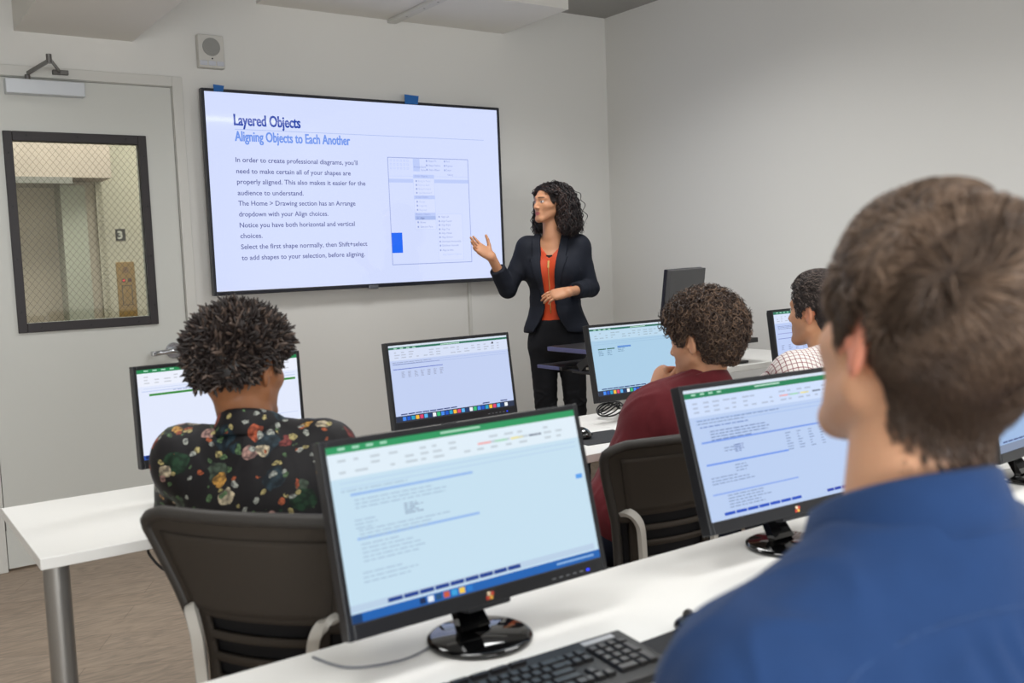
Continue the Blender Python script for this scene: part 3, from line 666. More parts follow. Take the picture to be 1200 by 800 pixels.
pts = smooth_path([(0, 0, 0.0), (0.0, 0.02, -0.03), (0.03, 0.0, -0.075), (0.075, -0.02, -0.09), (0.12, 0.0, -0.06), (0.15, 0.05, 0.0)])
tag(MB().tube(pts, 0.0035, n=6).build('hanging_cable', BLKP, None, (0.62, 2.56, 0.7035)), 'black cable loop hanging under the left end of the front-row desk', 'cable')

# ------------------------------------------------------------------ office chairs
CHB = mat('chair_black_shell', rgb(56, 53, 50), 0.5, spec=0.35)
CHM = mat('chair_mesh_fabric', rgb(62, 56, 50), 0.8, spec=0.2, bump=(500, 0.25))
CHW = mat('chair_light_grey_frame', rgb(196, 192, 184), 0.4, spec=0.4)
CHS = mat('chair_seat_fabric', rgb(34, 33, 34), 0.9, spec=0.2, bump=(400, 0.3))
def chair(name, x, y, bearing, ztop, label):
    """faces local +y; origin on the floor"""
    t = empty(name, (x, y, 0), -bearing); tag(t, label, 'office chair', 'black office chairs')
    H = 0.52; z0 = ztop - H
    # back: a curved panel; u across (-1..1), v up (0..1)
    def wd(v): return float(np.interp(v, [0, 0.2, 0.40, 0.55, 0.68, 0.80, 0.92, 0.97, 1.0], [0.165, 0.166, 0.168, 0.176, 0.195, 0.215, 0.233, 0.236, 0.226]))
    def surf(u, v, off=0.0):
        wv = wd(v); yv = -0.20 - 0.07 * v + 0.05 * math.sin(math.pi * v) * 0.6
        yv += 0.055 * (u * u) * (0.5 + 0.5 * v)
        zt = z0 + H * v - 0.012 * (abs(u) ** 6) * (v > 0.95) - 0.006 * u * u * v
        return Vector((u * wv, yv + off, zt))
    NU, NV = 40, 40
    slots = [(0.345, 0.405), (0.435, 0.495), (0.525, 0.585)]
    def hole(u, v):
        for i, (a, c) in enumerate(slots):
            if a < v < c and abs(u) < 0.66 - 0.15 * (0.56 - v): return True
        return v < 0.56 and abs(u) > 0.80
    def shell(vs_, us_, o0, o1, holes=True):
        bb = bmesh.new(); G = {}
        for s_, off in ((0, o0), (1, o1)):
            for i, u in enumerate(us_):
                for j, v in enumerate(vs_): G[s_, i, j] = bb.verts.new(surf(u, v, off))
        keep = {}
        for i in range(len(us_) - 1):
            for j in range(len(vs_) - 1): keep[i, j] = not (holes and hole((us_[i] + us_[i + 1]) / 2, (vs_[j] + vs_[j + 1]) / 2))
        for (i, j), k in keep.items():
            if not k: continue
            bb.faces.new((G[0, i, j], G[0, i + 1, j], G[0, i + 1, j + 1], G[0, i, j + 1])); bb.faces.new((G[1, i, j], G[1, i, j + 1], G[1, i + 1, j + 1], G[1, i + 1, j]))
            for (di, dj, a, c) in ((-1, 0, (i, j), (i, j + 1)), (1, 0, (i + 1, j), (i + 1, j + 1)), (0, -1, (i, j), (i + 1, j)), (0, 1, (i, j + 1), (i + 1, j + 1))):
                if not keep.get((i + di, j + dj), False): bb.faces.new((G[0, a[0], a[1]], G[0, c[0], c[1]], G[1, c[0], c[1]], G[1, a[0], a[1]]))
        return bb
    us = [-1 + 2 * i / NU for i in range(NU + 1)]
    vs = sorted(set([j / NV for j in range(NV + 1)] + [v for s_ in slots for v in s_]))
    b = MB(); b.bm(shell(vs, us, -0.012, 0.0), 0, True); back = b.build('backrest', CHM, t)
    # raised rim of the back
    rim = [surf(u, 1.0, -0.008) for u in np.linspace(-0.93, 0.93, 17)]
    left = [surf(-1, v, -0.008) for v in np.linspace(0.0, 0.965, 20)]; right = [surf(1, v, -0.008) for v in np.linspace(0.965, 0.0, 20)]
    path = smooth_path(left[:-2] + [surf(-0.985, 0.975, -0.008)] + rim[1:-1] + [surf(0.985, 0.975, -0.008)] + right[2:], 3)
    b = MB().tube(path, 0.0135, n=10)
    b.add([], [])
    b.build('back_rim', CHB, back)
    us2 = [-0.82 + 1.64 * i / 16 for i in range(17)]; vs2 = [0.61 + 0.31 * j / 12 for j in range(13)]
    b = MB(); b.bm(shell(vs2, us2, -0.0165, -0.0125, False), 0, True); b.build('rear_panel', CHM, back)
    us3 = [-0.93 + 1.86 * i / 20 for i in range(21)]; vs3 = [0.02 + 0.93 * j / 24 for j in range(25)]
    b = MB(); b.bm(shell(vs3, us3, 0.006, 0.028, False), 0, True); b.build('front_cushion', CHS, back)
    # light grey frame that carries the back and becomes the armrests
    for sx in (-1, 1):
        p = smooth_path([(sx * 0.164, -0.176, z0 + 0.312), (sx * 0.152, -0.208, z0 + 0.316), (sx * 0.134, -0.224, z0 + 0.294), (sx * 0.125, -0.227, z0 + 0.25), (sx * 0.121, -0.224, z0 + 0.12), (sx * 0.132, -0.212, z0 - 0.01), (sx * 0.135, -0.17, z0 - 0.075), (sx * 0.1, -0.08, z0 - 0.085)])
        MB().ribbon(p, (0.8, 0.3, 0.5), 0.022, 0.014).build('back_support', CHW, t)
    b = bmesh.new(); bmesh.ops.create_cube(b, size=1)
    for v in b.verts: v.co = Vector((v.co.x * 0.47, v.co.y * 0.45 + 0.02, z0 + 0.0 + v.co.z * 0.07))
    bmesh.ops.bevel(b, geom=b.edges[:], offset=0.03, segments=4, profile=0.6, affect='EDGES')
    m_ = MB(); m_.bm(b, 0, True); m_.build('seat', CHS, t)
    MB().box(-0.14, 0.14, -0.12, 0.12, z0 - 0.10, z0 - 0.036, bev=0.015).build('tilt_mechanism', CHB, t)
    MB().cyl((0, 0, 0.09), (0, 0, z0 - 0.09), 0.026, n=24).cyl((0, 0, 0.09), (0, 0, 0.22), 0.035, n=24).build('gas_lift', CHB, t)
    b = MB().cyl((0, 0, 0.075), (0, 0, 0.125), 0.045, n=24)
    b.build('hub', CHB, t)
    for k in range(5):
        a = k * 2 * math.pi / 5 + 0.3; d = Vector((math.cos(a), math.sin(a), 0))
        MB().ribbon([d * 0.03 + Vector((0, 0, 0.1)), d * 0.17 + Vector((0, 0, 0.09)), d * 0.29 + Vector((0, 0, 0.068))], (-d.y, d.x, 0), [0.05, 0.042, 0.032], 0.025).build('base_arm', CHB, t)
        c = d * 0.285; n = Vector((-d.y, d.x, 0))
        MB().cyl(c - n * 0.025 + Vector((0, 0, 0.028)), c - n * 0.006 + Vector((0, 0, 0.028)), 0.028, n=20).cyl(c + n * 0.006 + Vector((0, 0, 0.028)), c + n * 0.025 + Vector((0, 0, 0.028)), 0.028, n=20).cyl(c + Vector((0, 0, 0.028)), c + Vector((0, 0, 0.07)), 0.008).build('caster', BLKP, t)
    return t
def rad(d): return math.radians(d)
chair('office_chair', 0.782, 1.883, rad(54), 0.95, 'black mesh-back chair carrying the man in the floral shirt')
chair('office_chair', 1.94, 2.17, rad(9), 0.89, 'black slotted-back chair carrying the burgundy shirt man')
chair('office_chair', 2.62, 1.93, rad(5), 0.93, 'black chair carrying the man in the checked shirt, mostly hidden')
chair('office_chair', 0.83, 0.42, rad(10), 0.90, 'black chair under the man in the blue denim shirt')

# ------------------------------------------------------------------ organic shapes: distance fields meshed by surface nets
def smin(a, b, k):
    h = np.clip(0.5 + 0.5 * (b - a) / k, 0, 1)
    return b + (a - b) * h - k * h * (1 - h)
def A3(p): return np.array(p, float)
def unit(v): v = A3(v); return v / np.linalg.norm(v)
def f_cap(a, b, ra, rb=None):
    a = A3(a); b = A3(b); rb = ra if rb is None else rb; ab = b - a; L = max(ab.dot(ab), 1e-9)
    def f(P):
        t = np.clip(((P - a) @ ab) / L, 0, 1)
        return np.linalg.norm(P - a - t[:, None] * ab, axis=1) - (ra + (rb - ra) * t)
    return f
def f_ell(c, r, R=None):
    c = A3(c); r = A3(r)
    def f(P):
        q = P - c
        if R is not None: q = q @ R
        k0 = np.linalg.norm(q / r, axis=1); k1 = np.linalg.norm(q / (r * r), axis=1)
        return k0 * (k0 - 1) / np.maximum(k1, 1e-6)
    return f
def f_box(c, h, R=None, rnd=0.0):
    c = A3(c); h = A3(h) - rnd
    def f(P):
        q = P - c
        if R is not None: q = q @ R
        q = np.abs(q) - h
        return np.linalg.norm(np.maximum(q, 0), axis=1) + np.minimum(q.max(axis=1), 0) - rnd
    return f
def f_ecap(a, b, ra, rb, R, flat):
    """capsule whose cross-section is flattened along the frame's forward axis"""
    a = A3(a); b = A3(b); Sx = np.array([1.0, flat, 1.0])
    la = np.zeros(3); lb = ((b - a) @ R) / Sx; g = f_cap(la, lb, ra, rb); mn = min(flat, 1.0)
    def f(P): return g(((P - a) @ R) / Sx) * (0.5 + 0.5 * mn)
    return f
class Field:
    def __init__(s, ops=()): s.ops = list(ops)
    def u(s, f, k=0.01): s.ops.append((0, f, k)); return s
    def sub(s, f, k=0.005): s.ops.append((1, f, k)); return s
    def inter(s, f, k=0.005): s.ops.append((2, f, k)); return s
    def __call__(s, P):
        F = None
        for op, f, k in s.ops:
            d = f(P)
            if F is None: F = d
            elif op == 0: F = smin(F, d, k)
            elif op == 1: F = -smin(-F, d, k)
            else: F = -smin(-F, -d, k)
        return F
def nets(f, lo, hi, h):
    lo = A3(lo); hi = A3(hi); B = 8
    nb = np.ceil((hi - lo) / (h * B)).astype(int); n = nb * B + 1
    cc = [lo[i] + (np.arange(nb[i]) + 0.5) * h * B for i in range(3)]
    C = np.stack(np.meshgrid(*cc, indexing='ij'), -1).reshape(-1, 3)
    D = np.concatenate([f(C[i:i + 60000]) for i in range(0, len(C), 60000)])
    F = np.where(D.reshape(nb) < 0, -1.0, 1.0).astype(np.float32).repeat(B, 0).repeat(B, 1).repeat(B, 2)
    F = np.pad(F, ((0, 1), (0, 1), (0, 1)), mode='edge')
    act = np.argwhere(np.abs(D.reshape(nb)) < h * B * 0.87 * 1.9)
    g = np.arange(B + 1); off = np.stack(np.meshgrid(g, g, g, indexing='ij'), -1).reshape(-1, 3)
    for i in range(0, len(act), 200):
        bk = act[i:i + 200]; idx = (bk[:, None, :] * B + off[None]).reshape(-1, 3)
        v = f(lo + idx * h); F[idx[:, 0], idx[:, 1], idx[:, 2]] = v
    sgn = F < 0
    c8 = [sgn[a:n[0] - 1 + a, b_:n[1] - 1 + b_, c:n[2] - 1 + c] for a in (0, 1) for b_ in (0, 1) for c in (0, 1)]
    s = np.zeros(c8[0].shape, np.int8)
    for q in c8: s += q
    cells = np.argwhere((s > 0) & (s < 8))
    vid = -np.ones(c8[0].shape, np.int32); vid[cells[:, 0], cells[:, 1], cells[:, 2]] = np.arange(len(cells))
    acc = np.zeros((len(cells), 3)); cnt = np.zeros(len(cells))
    cor = [(a, b_, c) for a in (0, 1) for b_ in (0, 1) for c in (0, 1)]
    for a in cor:
        for ax in range(3):
            if a[ax]: continue
            e = list(a); e[ax] = 1
            fa = F[cells[:, 0] + a[0], cells[:, 1] + a[1], cells[:, 2] + a[2]]; fb = F[cells[:, 0] + e[0], cells[:, 1] + e[1], cells[:, 2] + e[2]]
            m = (fa < 0) != (fb < 0); t = np.where(m, fa / np.where(m, fa - fb, 1), 0)
            p = np.tile(np.array(a, float), (len(cells), 1)); p[:, ax] = t
            acc[m] += p[m]; cnt[m] += 1
    V_ = lo + (cells + acc / cnt[:, None]) * h
    faces = []
    for ax in range(3):
        b1, b2 = (ax + 1) % 3, (ax + 2) % 3
        sl0 = [slice(1, n[i] - 1) for i in range(3)]; sl1 = list(sl0); sl0[ax] = slice(0, n[ax] - 1); sl1[ax] = slice(1, n[ax])
        s0 = sgn[tuple(sl0)]; s1 = sgn[tuple(sl1)]; E_ = np.argwhere(s0 != s1)
        if not len(E_): continue
        fl = s0[E_[:, 0], E_[:, 1], E_[:, 2]]; base = E_.copy(); base[:, b1] += 1; base[:, b2] += 1
        def cid(d1, d2):
            q = base.copy(); q[:, b1] += d1; q[:, b2] += d2; return vid[q[:, 0], q[:, 1], q[:, 2]]
        qd = np.stack([cid(-1, -1), cid(0, -1), cid(0, 0), cid(-1, 0)], 1); qd[~fl] = qd[~fl][:, ::-1]
        faces.append(qd)
    return V_, np.concatenate(faces)
def np_mesh(name, V_, Q, material, parent=None, loc=(0, 0, 0), colors=None, smooth=True):
    me = bpy.data.meshes.new(name); V_ = np.asarray(V_) - A3(loc); k = Q.shape[1]
    me.vertices.add(len(V_)); me.vertices.foreach_set('co', V_.astype(np.float32).ravel())
    me.loops.add(Q.size); me.loops.foreach_set('vertex_index', Q.astype(np.int32).ravel())
    me.polygons.add(len(Q)); me.polygons.foreach_set('loop_start', np.arange(0, Q.size, k, dtype=np.int32))
    me.update(calc_edges=True); me.validate()
    me.polygons.foreach_set('use_smooth', np.full(len(me.polygons), smooth))
    for m in (material if isinstance(material, (list, tuple)) else [material]): me.materials.append(m)
    if colors is not None:
        at = me.attributes.new('Col', 'FLOAT_COLOR', 'POINT'); c = np.ones((len(V_), 4), np.float32); c[:, :3] = colors; at.data.foreach_set('color', c.ravel())
    o = bpy.data.objects.new(name, me); COL.objects.link(o)
    if parent is not None: o.parent = parent
    else: o.location = loc
    return o
def folds(scale, amp, seed, stretch=(1, 1, 1)):
    r_ = np.random.default_rng(seed); K = r_.normal(size=(9, 3)) * scale * np.array(stretch); ph = r_.uniform(0, 6.28, 9)
    def f(P):
        q = np.zeros(len(P))
        for k, p in zip(K, ph): q += np.sin(P @ k + p)
        return (0.5 * np.abs(q / 4.0) + 0.75 * np.exp(-(q / 0.9) ** 2)) * amp
    return f

# ------------------------------------------------------------------ the human figure
def frame_of(bearing, pitch=0.0, roll=0.0):
    """columns: right, forward, up"""
    f = A3((math.sin(bearing), math.cos(bearing), 0)); r = A3((math.cos(bearing), -math.sin(bearing), 0)); u = A3((0, 0, 1))
    f2 = f * math.cos(pitch) + u * math.sin(pitch); u2 = np.cross(r, f2)
    r3 = r * math.cos(roll) + u2 * math.sin(roll); u3 = np.cross(r3, f2)
    return np.stack([r3, f2, u3], 1)
def head_field(c, R, s=1.0, female=False):
    c = A3(c); F = Field()
    jw = 0.048 if female else 0.054
    F.u(f_ell((0, -0.014, 0.034), (0.076, 0.098, 0.086)), 0.02)
    F.u(f_ell((0, -0.045, -0.005), (0.066, 0.062, 0.075)), 0.03)
    F.u(f_ell((0, 0.034, -0.02), (0.063, 0.064, 0.088)), 0.025)
    for x in (-1, 1):
        F.u(f_cap((x * jw, 0.0, -0.052), (x * 0.018, 0.072, -0.098), 0.019, 0.016), 0.028)
        F.u(f_cap((x * 0.045, 0.062, -0.02), (x * 0.058, 0.03, -0.014), 0.016, 0.014), 0.022)
        F.u(f_cap((x * 0.012, 0.090, 0.026), (x * 0.046, 0.074, 0.026), 0.011, 0.010), 0.016)
    F.u(f_cap((-0.012, 0.078, -0.100), (0.012, 0.078, -0.100), 0.015), 0.02)
    for x in (-1, 1): F.sub(f_ell((x * 0.032, 0.101, 0.004), (0.017, 0.014, 0.011)), 0.012)
    for x in (-1, 1): F.u(f_ell((x * 0.031, 0.0795, 0.004), (0.0135, 0.0125, 0.0115)), 0.003)
    F.u(f_cap((0, 0.094, 0.010), (0, 0.113, -0.030), 0.0075, 0.0095), 0.010)
    for x in (-1, 1): F.u(f_ell((x * 0.0125, 0.101, -0.034), (0.0085, 0.010, 0.0075)), 0.006)
    F.u(f_ell((0, 0.084, -0.064), (0.026, 0.012, 0.020)), 0.014)
    F.u(f_cap((-0.018, 0.090, -0.0605), (0.018, 0.090, -0.0605), 0.0048), 0.005)
    F.u(f_cap((-0.015, 0.0895, -0.0715), (0.015, 0.0895, -0.0715), 0.0058), 0.005)
    F.sub(f_cap((-0.021, 0.0985, -0.066), (0.021, 0.0985, -0.066), 0.0026), 0.003)
    for x in (-1, 1):
        Re = np.stack([unit((1, x * 0.45, 0)), unit((-x * 0.45, 1, -0.15)), unit((0, 0.15, 1))], 1)
        F.u(f_ell((x * 0.079, -0.012, -0.004), (0.0078, 0.0185, 0.0345), Re), 0.005)
        F.sub(f_ell((x * 0.0865, -0.006, 0.000), (0.006, 0.0105, 0.020), Re), 0.004)
        F.u(f_cap((x * 0.079, 0.002, -0.006), (x * 0.079, 0.004, -0.014), 0.004), 0.004)
    def f(P):
        q = (P - c) @ R / s; d = np.linalg.norm(q, axis=1) - 0.17; m = d < 0.03
        out = d + 0.015
        if m.any(): out[m] = F(q[m])
        return out * s
    return f
def hand_field(w, d, n, side, curl=(0.5, 0.5, 0.5, 0.5), spread=0.06, thumb=0.6, s=1.0):
    """w wrist, d direction of the hand, n the way the palm faces; side +1 right hand, -1 left hand"""
    w = A3(w); d = unit(d); n = A3(n); n = unit(n - d * n.dot(d)); t = np.cross(d, n) * side
    F = Field(); L = [0.070, 0.078, 0.073, 0.057]; tx = [0.030, 0.010, -0.010, -0.028]; kb = [0.088, 0.092, 0.088, 0.080]
    for i in range(4):
        F.u(f_cap(w + (t * tx[i] * 0.55) * s, w + (d * kb[i] + t * tx[i]) * s, 0.0165 * s, 0.0115 * s), 0.014 * s)
    F.u(f_ell(w + (d * 0.05) * s, A3((0.037, 0.05, 0.015)) * s, np.stack([t, d, n], 1)), 0.015 * s)
    for i in range(4):
        p = w + (d * kb[i] + t * tx[i]) * s; a = 0.0; dd = unit(d + t * spread * (1.5 - i)); r = (0.0088 if i < 3 else 0.0078) * s
        for j, fr in enumerate((0.45, 0.31, 0.24)):
            a += curl[i] * (1.0, 1.15, 0.8)[j]
            v = dd * math.cos(a) + n * math.sin(a); q = p + v * L[i] * fr * s
            F.u(f_cap(p, q, r, r * 0.92), 0.0035 * s); p = q; r *= 0.93
    p = w + (d * 0.022 + t * 0.022 + n * 0.004) * s; v = unit(d * 0.75 + t * thumb + n * 0.25)
    q = p + v * 0.045 * s; F.u(f_cap(p, q, 0.0145 * s, 0.0115 * s), 0.012 * s)
    v = unit(v + d * 0.35 + n * 0.15); q2 = q + v * 0.034 * s; F.u(f_cap(q, q2, 0.0108 * s, 0.0098 * s), 0.004 * s)
    v = unit(v + d * 0.25); F.u(f_cap(q2, q2 + v * 0.026 * s, 0.0098 * s, 0.0082 * s), 0.004 * s)
    c = w + d * 0.09 * s
    def f(P):
        dist = np.linalg.norm(P - c, axis=1) - 0.135 * s; m = dist < 0.02; out = dist + 0.01
        if m.any(): out[m] = F(P[m])
        return out
    return f
def torso_ops(F, J, g=0.0, sc=1.0, female=False):
    R = J['R']; P0, N = A3(J['pelvis']), A3(J['neck']); up = unit(N - P0); fw = R[:, 1] - up * R[:, 1].dot(up); fw = unit(fw); rt = np.cross(fw, up)
    Rt = np.stack([rt, fw, up], 1); J['Rt'] = Rt; L = np.linalg.norm(N - P0)
    if female:
        F.u(f_ell(P0 + up * 0.0, A3((0.155, 0.112, 0.13)) + g, Rt), 0.02)
        F.u(f_ell(P0 + up * L * 0.38 + fw * 0.004, A3((0.112, 0.082, 0.15)) + g, Rt), 0.07)
        F.u(f_ell(P0 + up * L * 0.68, A3((0.132, 0.092, 0.15)) + g, Rt), 0.06)
        for x in (-1, 1): F.u(f_ell(P0 + up * L * 0.68 + rt * x * 0.062 + fw * 0.066, A3((0.055, 0.045, 0.06)) + g * 0.7, Rt), 0.035)
    else:
        F.u(f_ell(P0 + up * 0.0, A3((0.165, 0.125, 0.13)) * sc + g, Rt), 0.02)
        F.u(f_ell(P0 + up * L * 0.36 + fw * 0.01, A3((0.150, 0.112, 0.32 * L / sc)) * sc + g, Rt), 0.07)
        F.u(f_ell(P0 + up * L * 0.60, A3((0.162, 0.112, 0.30 * L / sc)) * sc + g, Rt), 0.06)
    for k, x in (('R', 1), ('L', -1)):
        sh = A3(J['sh' + k]); el = A3(J['el' + k]); wr = A3(J['wr' + k])
        a = (0.040, 0.036, 0.030, 0.024) if female else (0.053, 0.047, 0.041, 0.030)
        F.u(f_cap(N - up * 0.025 - fw * 0.01 + rt * x * 0.02, sh + up * 0.004, (0.05 if not female else 0.040) * sc + g, a[0] * sc + g), 0.05)
        F.u(f_cap(P0 + up * L * (0.72 if female else 0.66) + rt * x * 0.09, sh - up * 0.035, (0.07 if female else 0.072) * sc + g, a[0] * sc + g), 0.05)
        F.u(f_cap(sh, el, a[0] * sc + g, a[1] * sc * 0.92 + g), 0.03)
        F.u(f_cap(el, wr, a[2] * sc + g, a[3] * sc + g), 0.02)
def leg_ops(F, J, g=0.0, sc=1.0, ends=True, female=False):
    for k in 'RL':
        h, n, a = A3(J['hip' + k]), A3(J['kn' + k]), A3(J['an' + k])
        r = (0.070, 0.047, 0.046, 0.036) if female else (0.088, 0.06, 0.055, 0.04)
        F.u(f_cap(h, n, r[0] * sc + g, r[1] * sc + g), 0.04); F.u(f_cap(n, a + (n - a) * 0.0, r[2] * sc + g, r[3] * sc + g), 0.02)
        m = n * 0.7 + a * 0.3; F.u(f_cap(m, n * 0.5 + a * 0.5, r[2] * sc * 0.98 + g, r[2] * sc * 0.9 + g), 0.03)
def ease(x, a, b): return np.clip((x - a) / (b - a), 0, 1)
NAPE = [0.0]; TEMPLE = [0.0]
def hairline(y):
    return NAPE[0] * ease(-y, 0.02, 0.05) + TEMPLE[0] * ease(y, 0.022, 0.042) * (1 - 0.6 * ease(y, 0.07, 0.1)) + np.interp(y, [-0.13, -0.085, -0.045, -0.028, 0.012, 0.022, 0.040, 0.052, 0.066, 0.09], [-0.088, -0.080, -0.060, 0.004, 0.022, -0.016, -0.010, 0.034, 0.066, 0.078])
SKIN = colmat('skin', 0.48, 0.35, sss=0.12, bump=(260, 0.06))
def head_colors(V_, hc, hR, s, base, lip, brow, iris, stubble=0.0, scalp=None, ear=None, hl=0.0):
    q = (V_ - A3(hc)) @ hR / s; C = np.tile(A3(base), (len(V_), 1)); inh = np.linalg.norm(q, axis=1) < 0.16
    def mix(m, c, a=1.0):
        m = np.clip(m, 0, 1)[:, None] * a; C[:] = C * (1 - m) + A3(c) * m
    x, y, z = q[:, 0], q[:, 1], q[:, 2]; ax = np.abs(x)
    if scalp is not None:
        m = ease(z - hairline(y) - hl, -0.004, 0.010) * inh * (np.linalg.norm(q, axis=1) > 0.05); 
        m = m * ~((ax > 0.071) & (np.abs(y + 0.012) < 0.03) & (np.abs(z + 0.004) < 0.034)); mix(m, scalp)
    if stubble > 0: mix(ease(-z, 0.025, 0.055) * ease(y, -0.01, 0.03) * inh, A3(base) * 0.45, stubble)
    if ear is not None: mix(1.0 * ((ax > 0.072) & (np.abs(y + 0.012) < 0.032) & (np.abs(z + 0.004) < 0.036)), ear)
    mix(inh * (y > 0.08) * (1 - ease(((x / 0.024) ** 2 + ((z + 0.066) / 0.0105) ** 2), 0.7, 1.15)), lip)
    mix(inh * (y > 0.05) * (1 - ease(np.abs(z - 0.029 + 0.10 * np.maximum(0, ax - 0.036)), 0.0022, 0.0045)) * (ax > 0.012) * (ax < 0.052), brow, 0.9)
    eye = inh * (y > 0.07) * (((ax - 0.031) / 0.0135) ** 2 + ((z - 0.004) / 0.0068) ** 2 < 1)
    mix(eye * 1.0, (0.62, 0.60, 0.58)); mix(eye * (((ax - 0.031) ** 2 + (z - 0.004) ** 2) < 0.0062 ** 2) * 1.0, iris)
    lid = inh * (y > 0.07) * (np.abs(((ax - 0.031) / 0.0145) ** 2 + ((z - 0.004) / 0.0076) ** 2 - 1) < 0.22) * (z > 0.003)
    mix(lid * 1.0, A3(base) * 0.12)
    return C
def strands(name, paths, rad_, sides, material, parent, loc, colors):
    """paths (N,S,3), rad_ (N,S), one mesh of tapered tubes, colors (N,S,3)"""
    N_, S_, _ = paths.shape
    d = np.gradient(paths, axis=1); d /= np.maximum(np.linalg.norm(d, axis=2, keepdims=True), 1e-9)
    ref = np.tile(A3((0.31, 0.57, 0.76)), (N_, S_, 1)); a = np.cross(d, ref); a /= np.maximum(np.linalg.norm(a, axis=2, keepdims=True), 1e-9); b_ = np.cross(d, a)
    ang = np.arange(sides) * 2 * np.pi / sides
    V_ = paths[:, :, None, :] + rad_[:, :, None, None] * (a[:, :, None, :] * np.cos(ang)[None, None, :, None] + b_[:, :, None, :] * np.sin(ang)[None, None, :, None])
    idx = np.arange(N_ * S_ * sides).reshape(N_, S_, sides)
    q = np.stack([idx[:, :-1, :], np.roll(idx, -1, 2)[:, :-1, :], np.roll(idx, -1, 2)[:, 1:, :], idx[:, 1:, :]], -1).reshape(-1, 4)
    return np_mesh(name, V_.reshape(-1, 3), q, material, parent, loc, np.repeat(colors[:, :, None, :], sides, 2).reshape(-1, 3))
def scalp_points(hf, hc, hR, s, n, seed, hl=0.0, jitter=0.0):
    r_ = np.random.default_rng(seed); out = []; nor = []
    while len(out) < n:
        v = r_.normal(size=(4000, 3)); v /= np.linalg.norm(v, axis=1, keepdims=True); t = np.full(4000, 0.2)
        o = A3((0, -0.015, 0.02))
        lo_ = np.full(4000, 0.02); hi_ = np.full(4000, 0.2)
        for _ in range(16):
            m = (lo_ + hi_) / 2; d = hf(A3(hc) + ((o + v * m[:, None]) * s) @ hR.T); ins = d < 0; lo_ = np.where(ins, m, lo_); hi_ = np.where(ins, hi_, m)
        q = o + v * lo_[:, None]; k = (q[:, 2] > hairline(q[:, 1]) + hl) & ~((np.abs(q[:, 0]) > 0.074) & (np.abs(q[:, 1] + 0.012) < 0.028) & (q[:, 2] < 0.03))
        for p, nn in zip(q[k], v[k]): out.append(p); nor.append(nn)
    out = np.array(out[:n]); G = []
    W_ = A3(hc) + (out * s) @ hR.T
    for ax in range(3):
        e = np.zeros(3); e[ax] = 0.003; G.append(hf(W_ + e) - hf(W_ - e))
    G = np.stack(G, 1) @ hR; G /= np.maximum(np.linalg.norm(G, axis=1, keepdims=True), 1e-9)
    return out, G
def lathe_collar(name, c, R, r0, r1, h, material, parent, loc, drop=0.02, gap=0.30, tilt=0.0, flare=1.0):
    """a folded shirt collar standing round the neck; open at the front"""
    c = A3(c); n = 56; V_ = []; prof = [(0.0, 0.0), (-0.002, 0.5), (-0.001, 0.92), (0.004, 1.0), (0.010, 0.93), (0.016, 0.5), (0.022, 0.02), (0.018, -0.02), (0.010, 0.4), (0.006, 0.6), (0.005, 0.0)]
    m = len(prof)
    for i in range(n + 1):
        a = -math.pi + gap + (2 * math.pi - 2 * gap) * i / n       # 0 = back of the neck
        ca, sa = math.cos(a), math.sin(a); fr = (1 - ca) / 2
        for (dr, hh) in prof:
            out = dr * flare * (1 + 0.7 * fr); rx = r0 + out; ry = r1 + out
            zz = hh * h - (drop * 2.2) * fr ** 1.3 - (0.018 * fr * fr if hh < 0.3 and dr > 0.012 else 0)
            V_.append(c + R @ A3((rx * sa, -ry * ca, zz)))
    Q = [(i * m + j, i * m + (j + 1) % m, (i + 1) * m + (j + 1) % m, (i + 1) * m + j) for i in range(n) for j in range(m)]
    b = MB(); b.add(V_, Q, 0, True); b.add([V_[j] for j in range(m)], [tuple(range(m))], 0); b.add([V_[n * m + j] for j in range(m)], [tuple(range(m))[::-1]], 0)
    b.v = [tuple(A3(v) - A3(loc)) for v in b.v]
    return b.build(name, material, parent)

FINE = 0.005
def make_person(label, J, head, skin, hands, shirt_mat, fold, g=0.016, sc=1.0, female=False, lo=None, hi=None, group=None, stub=0.0, scalp=None, hl=0.0, ear=None, neck_r=0.058, h=FINE, lip=None, brow=(0.02, 0.014, 0.01), iris=(0.03, 0.016, 0.01), shirt_name='shirt'):
    """builds the continuous body; returns the person object and helpers"""
    hc, hb, hp, hr, hs = head; hR = frame_of(hb, hp, hr); hf = head_field(hc, hR, hs, female)
    B = Field(); torso_ops(B, J, 0.0, sc, female); leg_ops(B, J, 0.0, sc, female=female)
    N = A3(J['neck'])
    hb_ = A3(hc) + hR @ A3((0, -0.022, -0.05)) * hs
    B.u(f_cap(N - A3((0, 0, 0.03)), hb_, neck_r * 1.06, neck_r * 0.94), 0.03)
    B.u(f_cap(N + (A3(hc) - N) * 0.12 + J['R'][:, 1] * 0.02, A3(hc) + hR @ A3((0, 0.015, -0.06)) * hs, neck_r * 0.72, neck_r * 0.62), 0.025)
    B.u(hf, 0.012)
    for k in 'RL': 
        B.u(hand_field(J['wr' + k], *hands[k]), 0.012)
        a, n_ = A3(J['an' + k]), A3(J['R'][:, 1])
        B.u(f_cap(a + A3((0, 0, -0.03)), a + n_ * 0.13 + A3((0, 0, -0.045)), 0.033, 0.025), 0.02)
    J['hn'] = Field(B.ops)
    V_, Q = nets(B, lo, hi, h)
    C = head_colors(V_, hc, hR, hs, skin, lip if lip is not None else A3(skin) * A3((0.85, 0.55, 0.55)), brow, iris, stub, scalp, ear, hl)
    base = (J['pelvis'][0], J['pelvis'][1], 0.0)
    me = np_mesh('person', V_, Q, SKIN, None, base, C); tag(me, label, 'person', group)
    return me, base, hR, hf

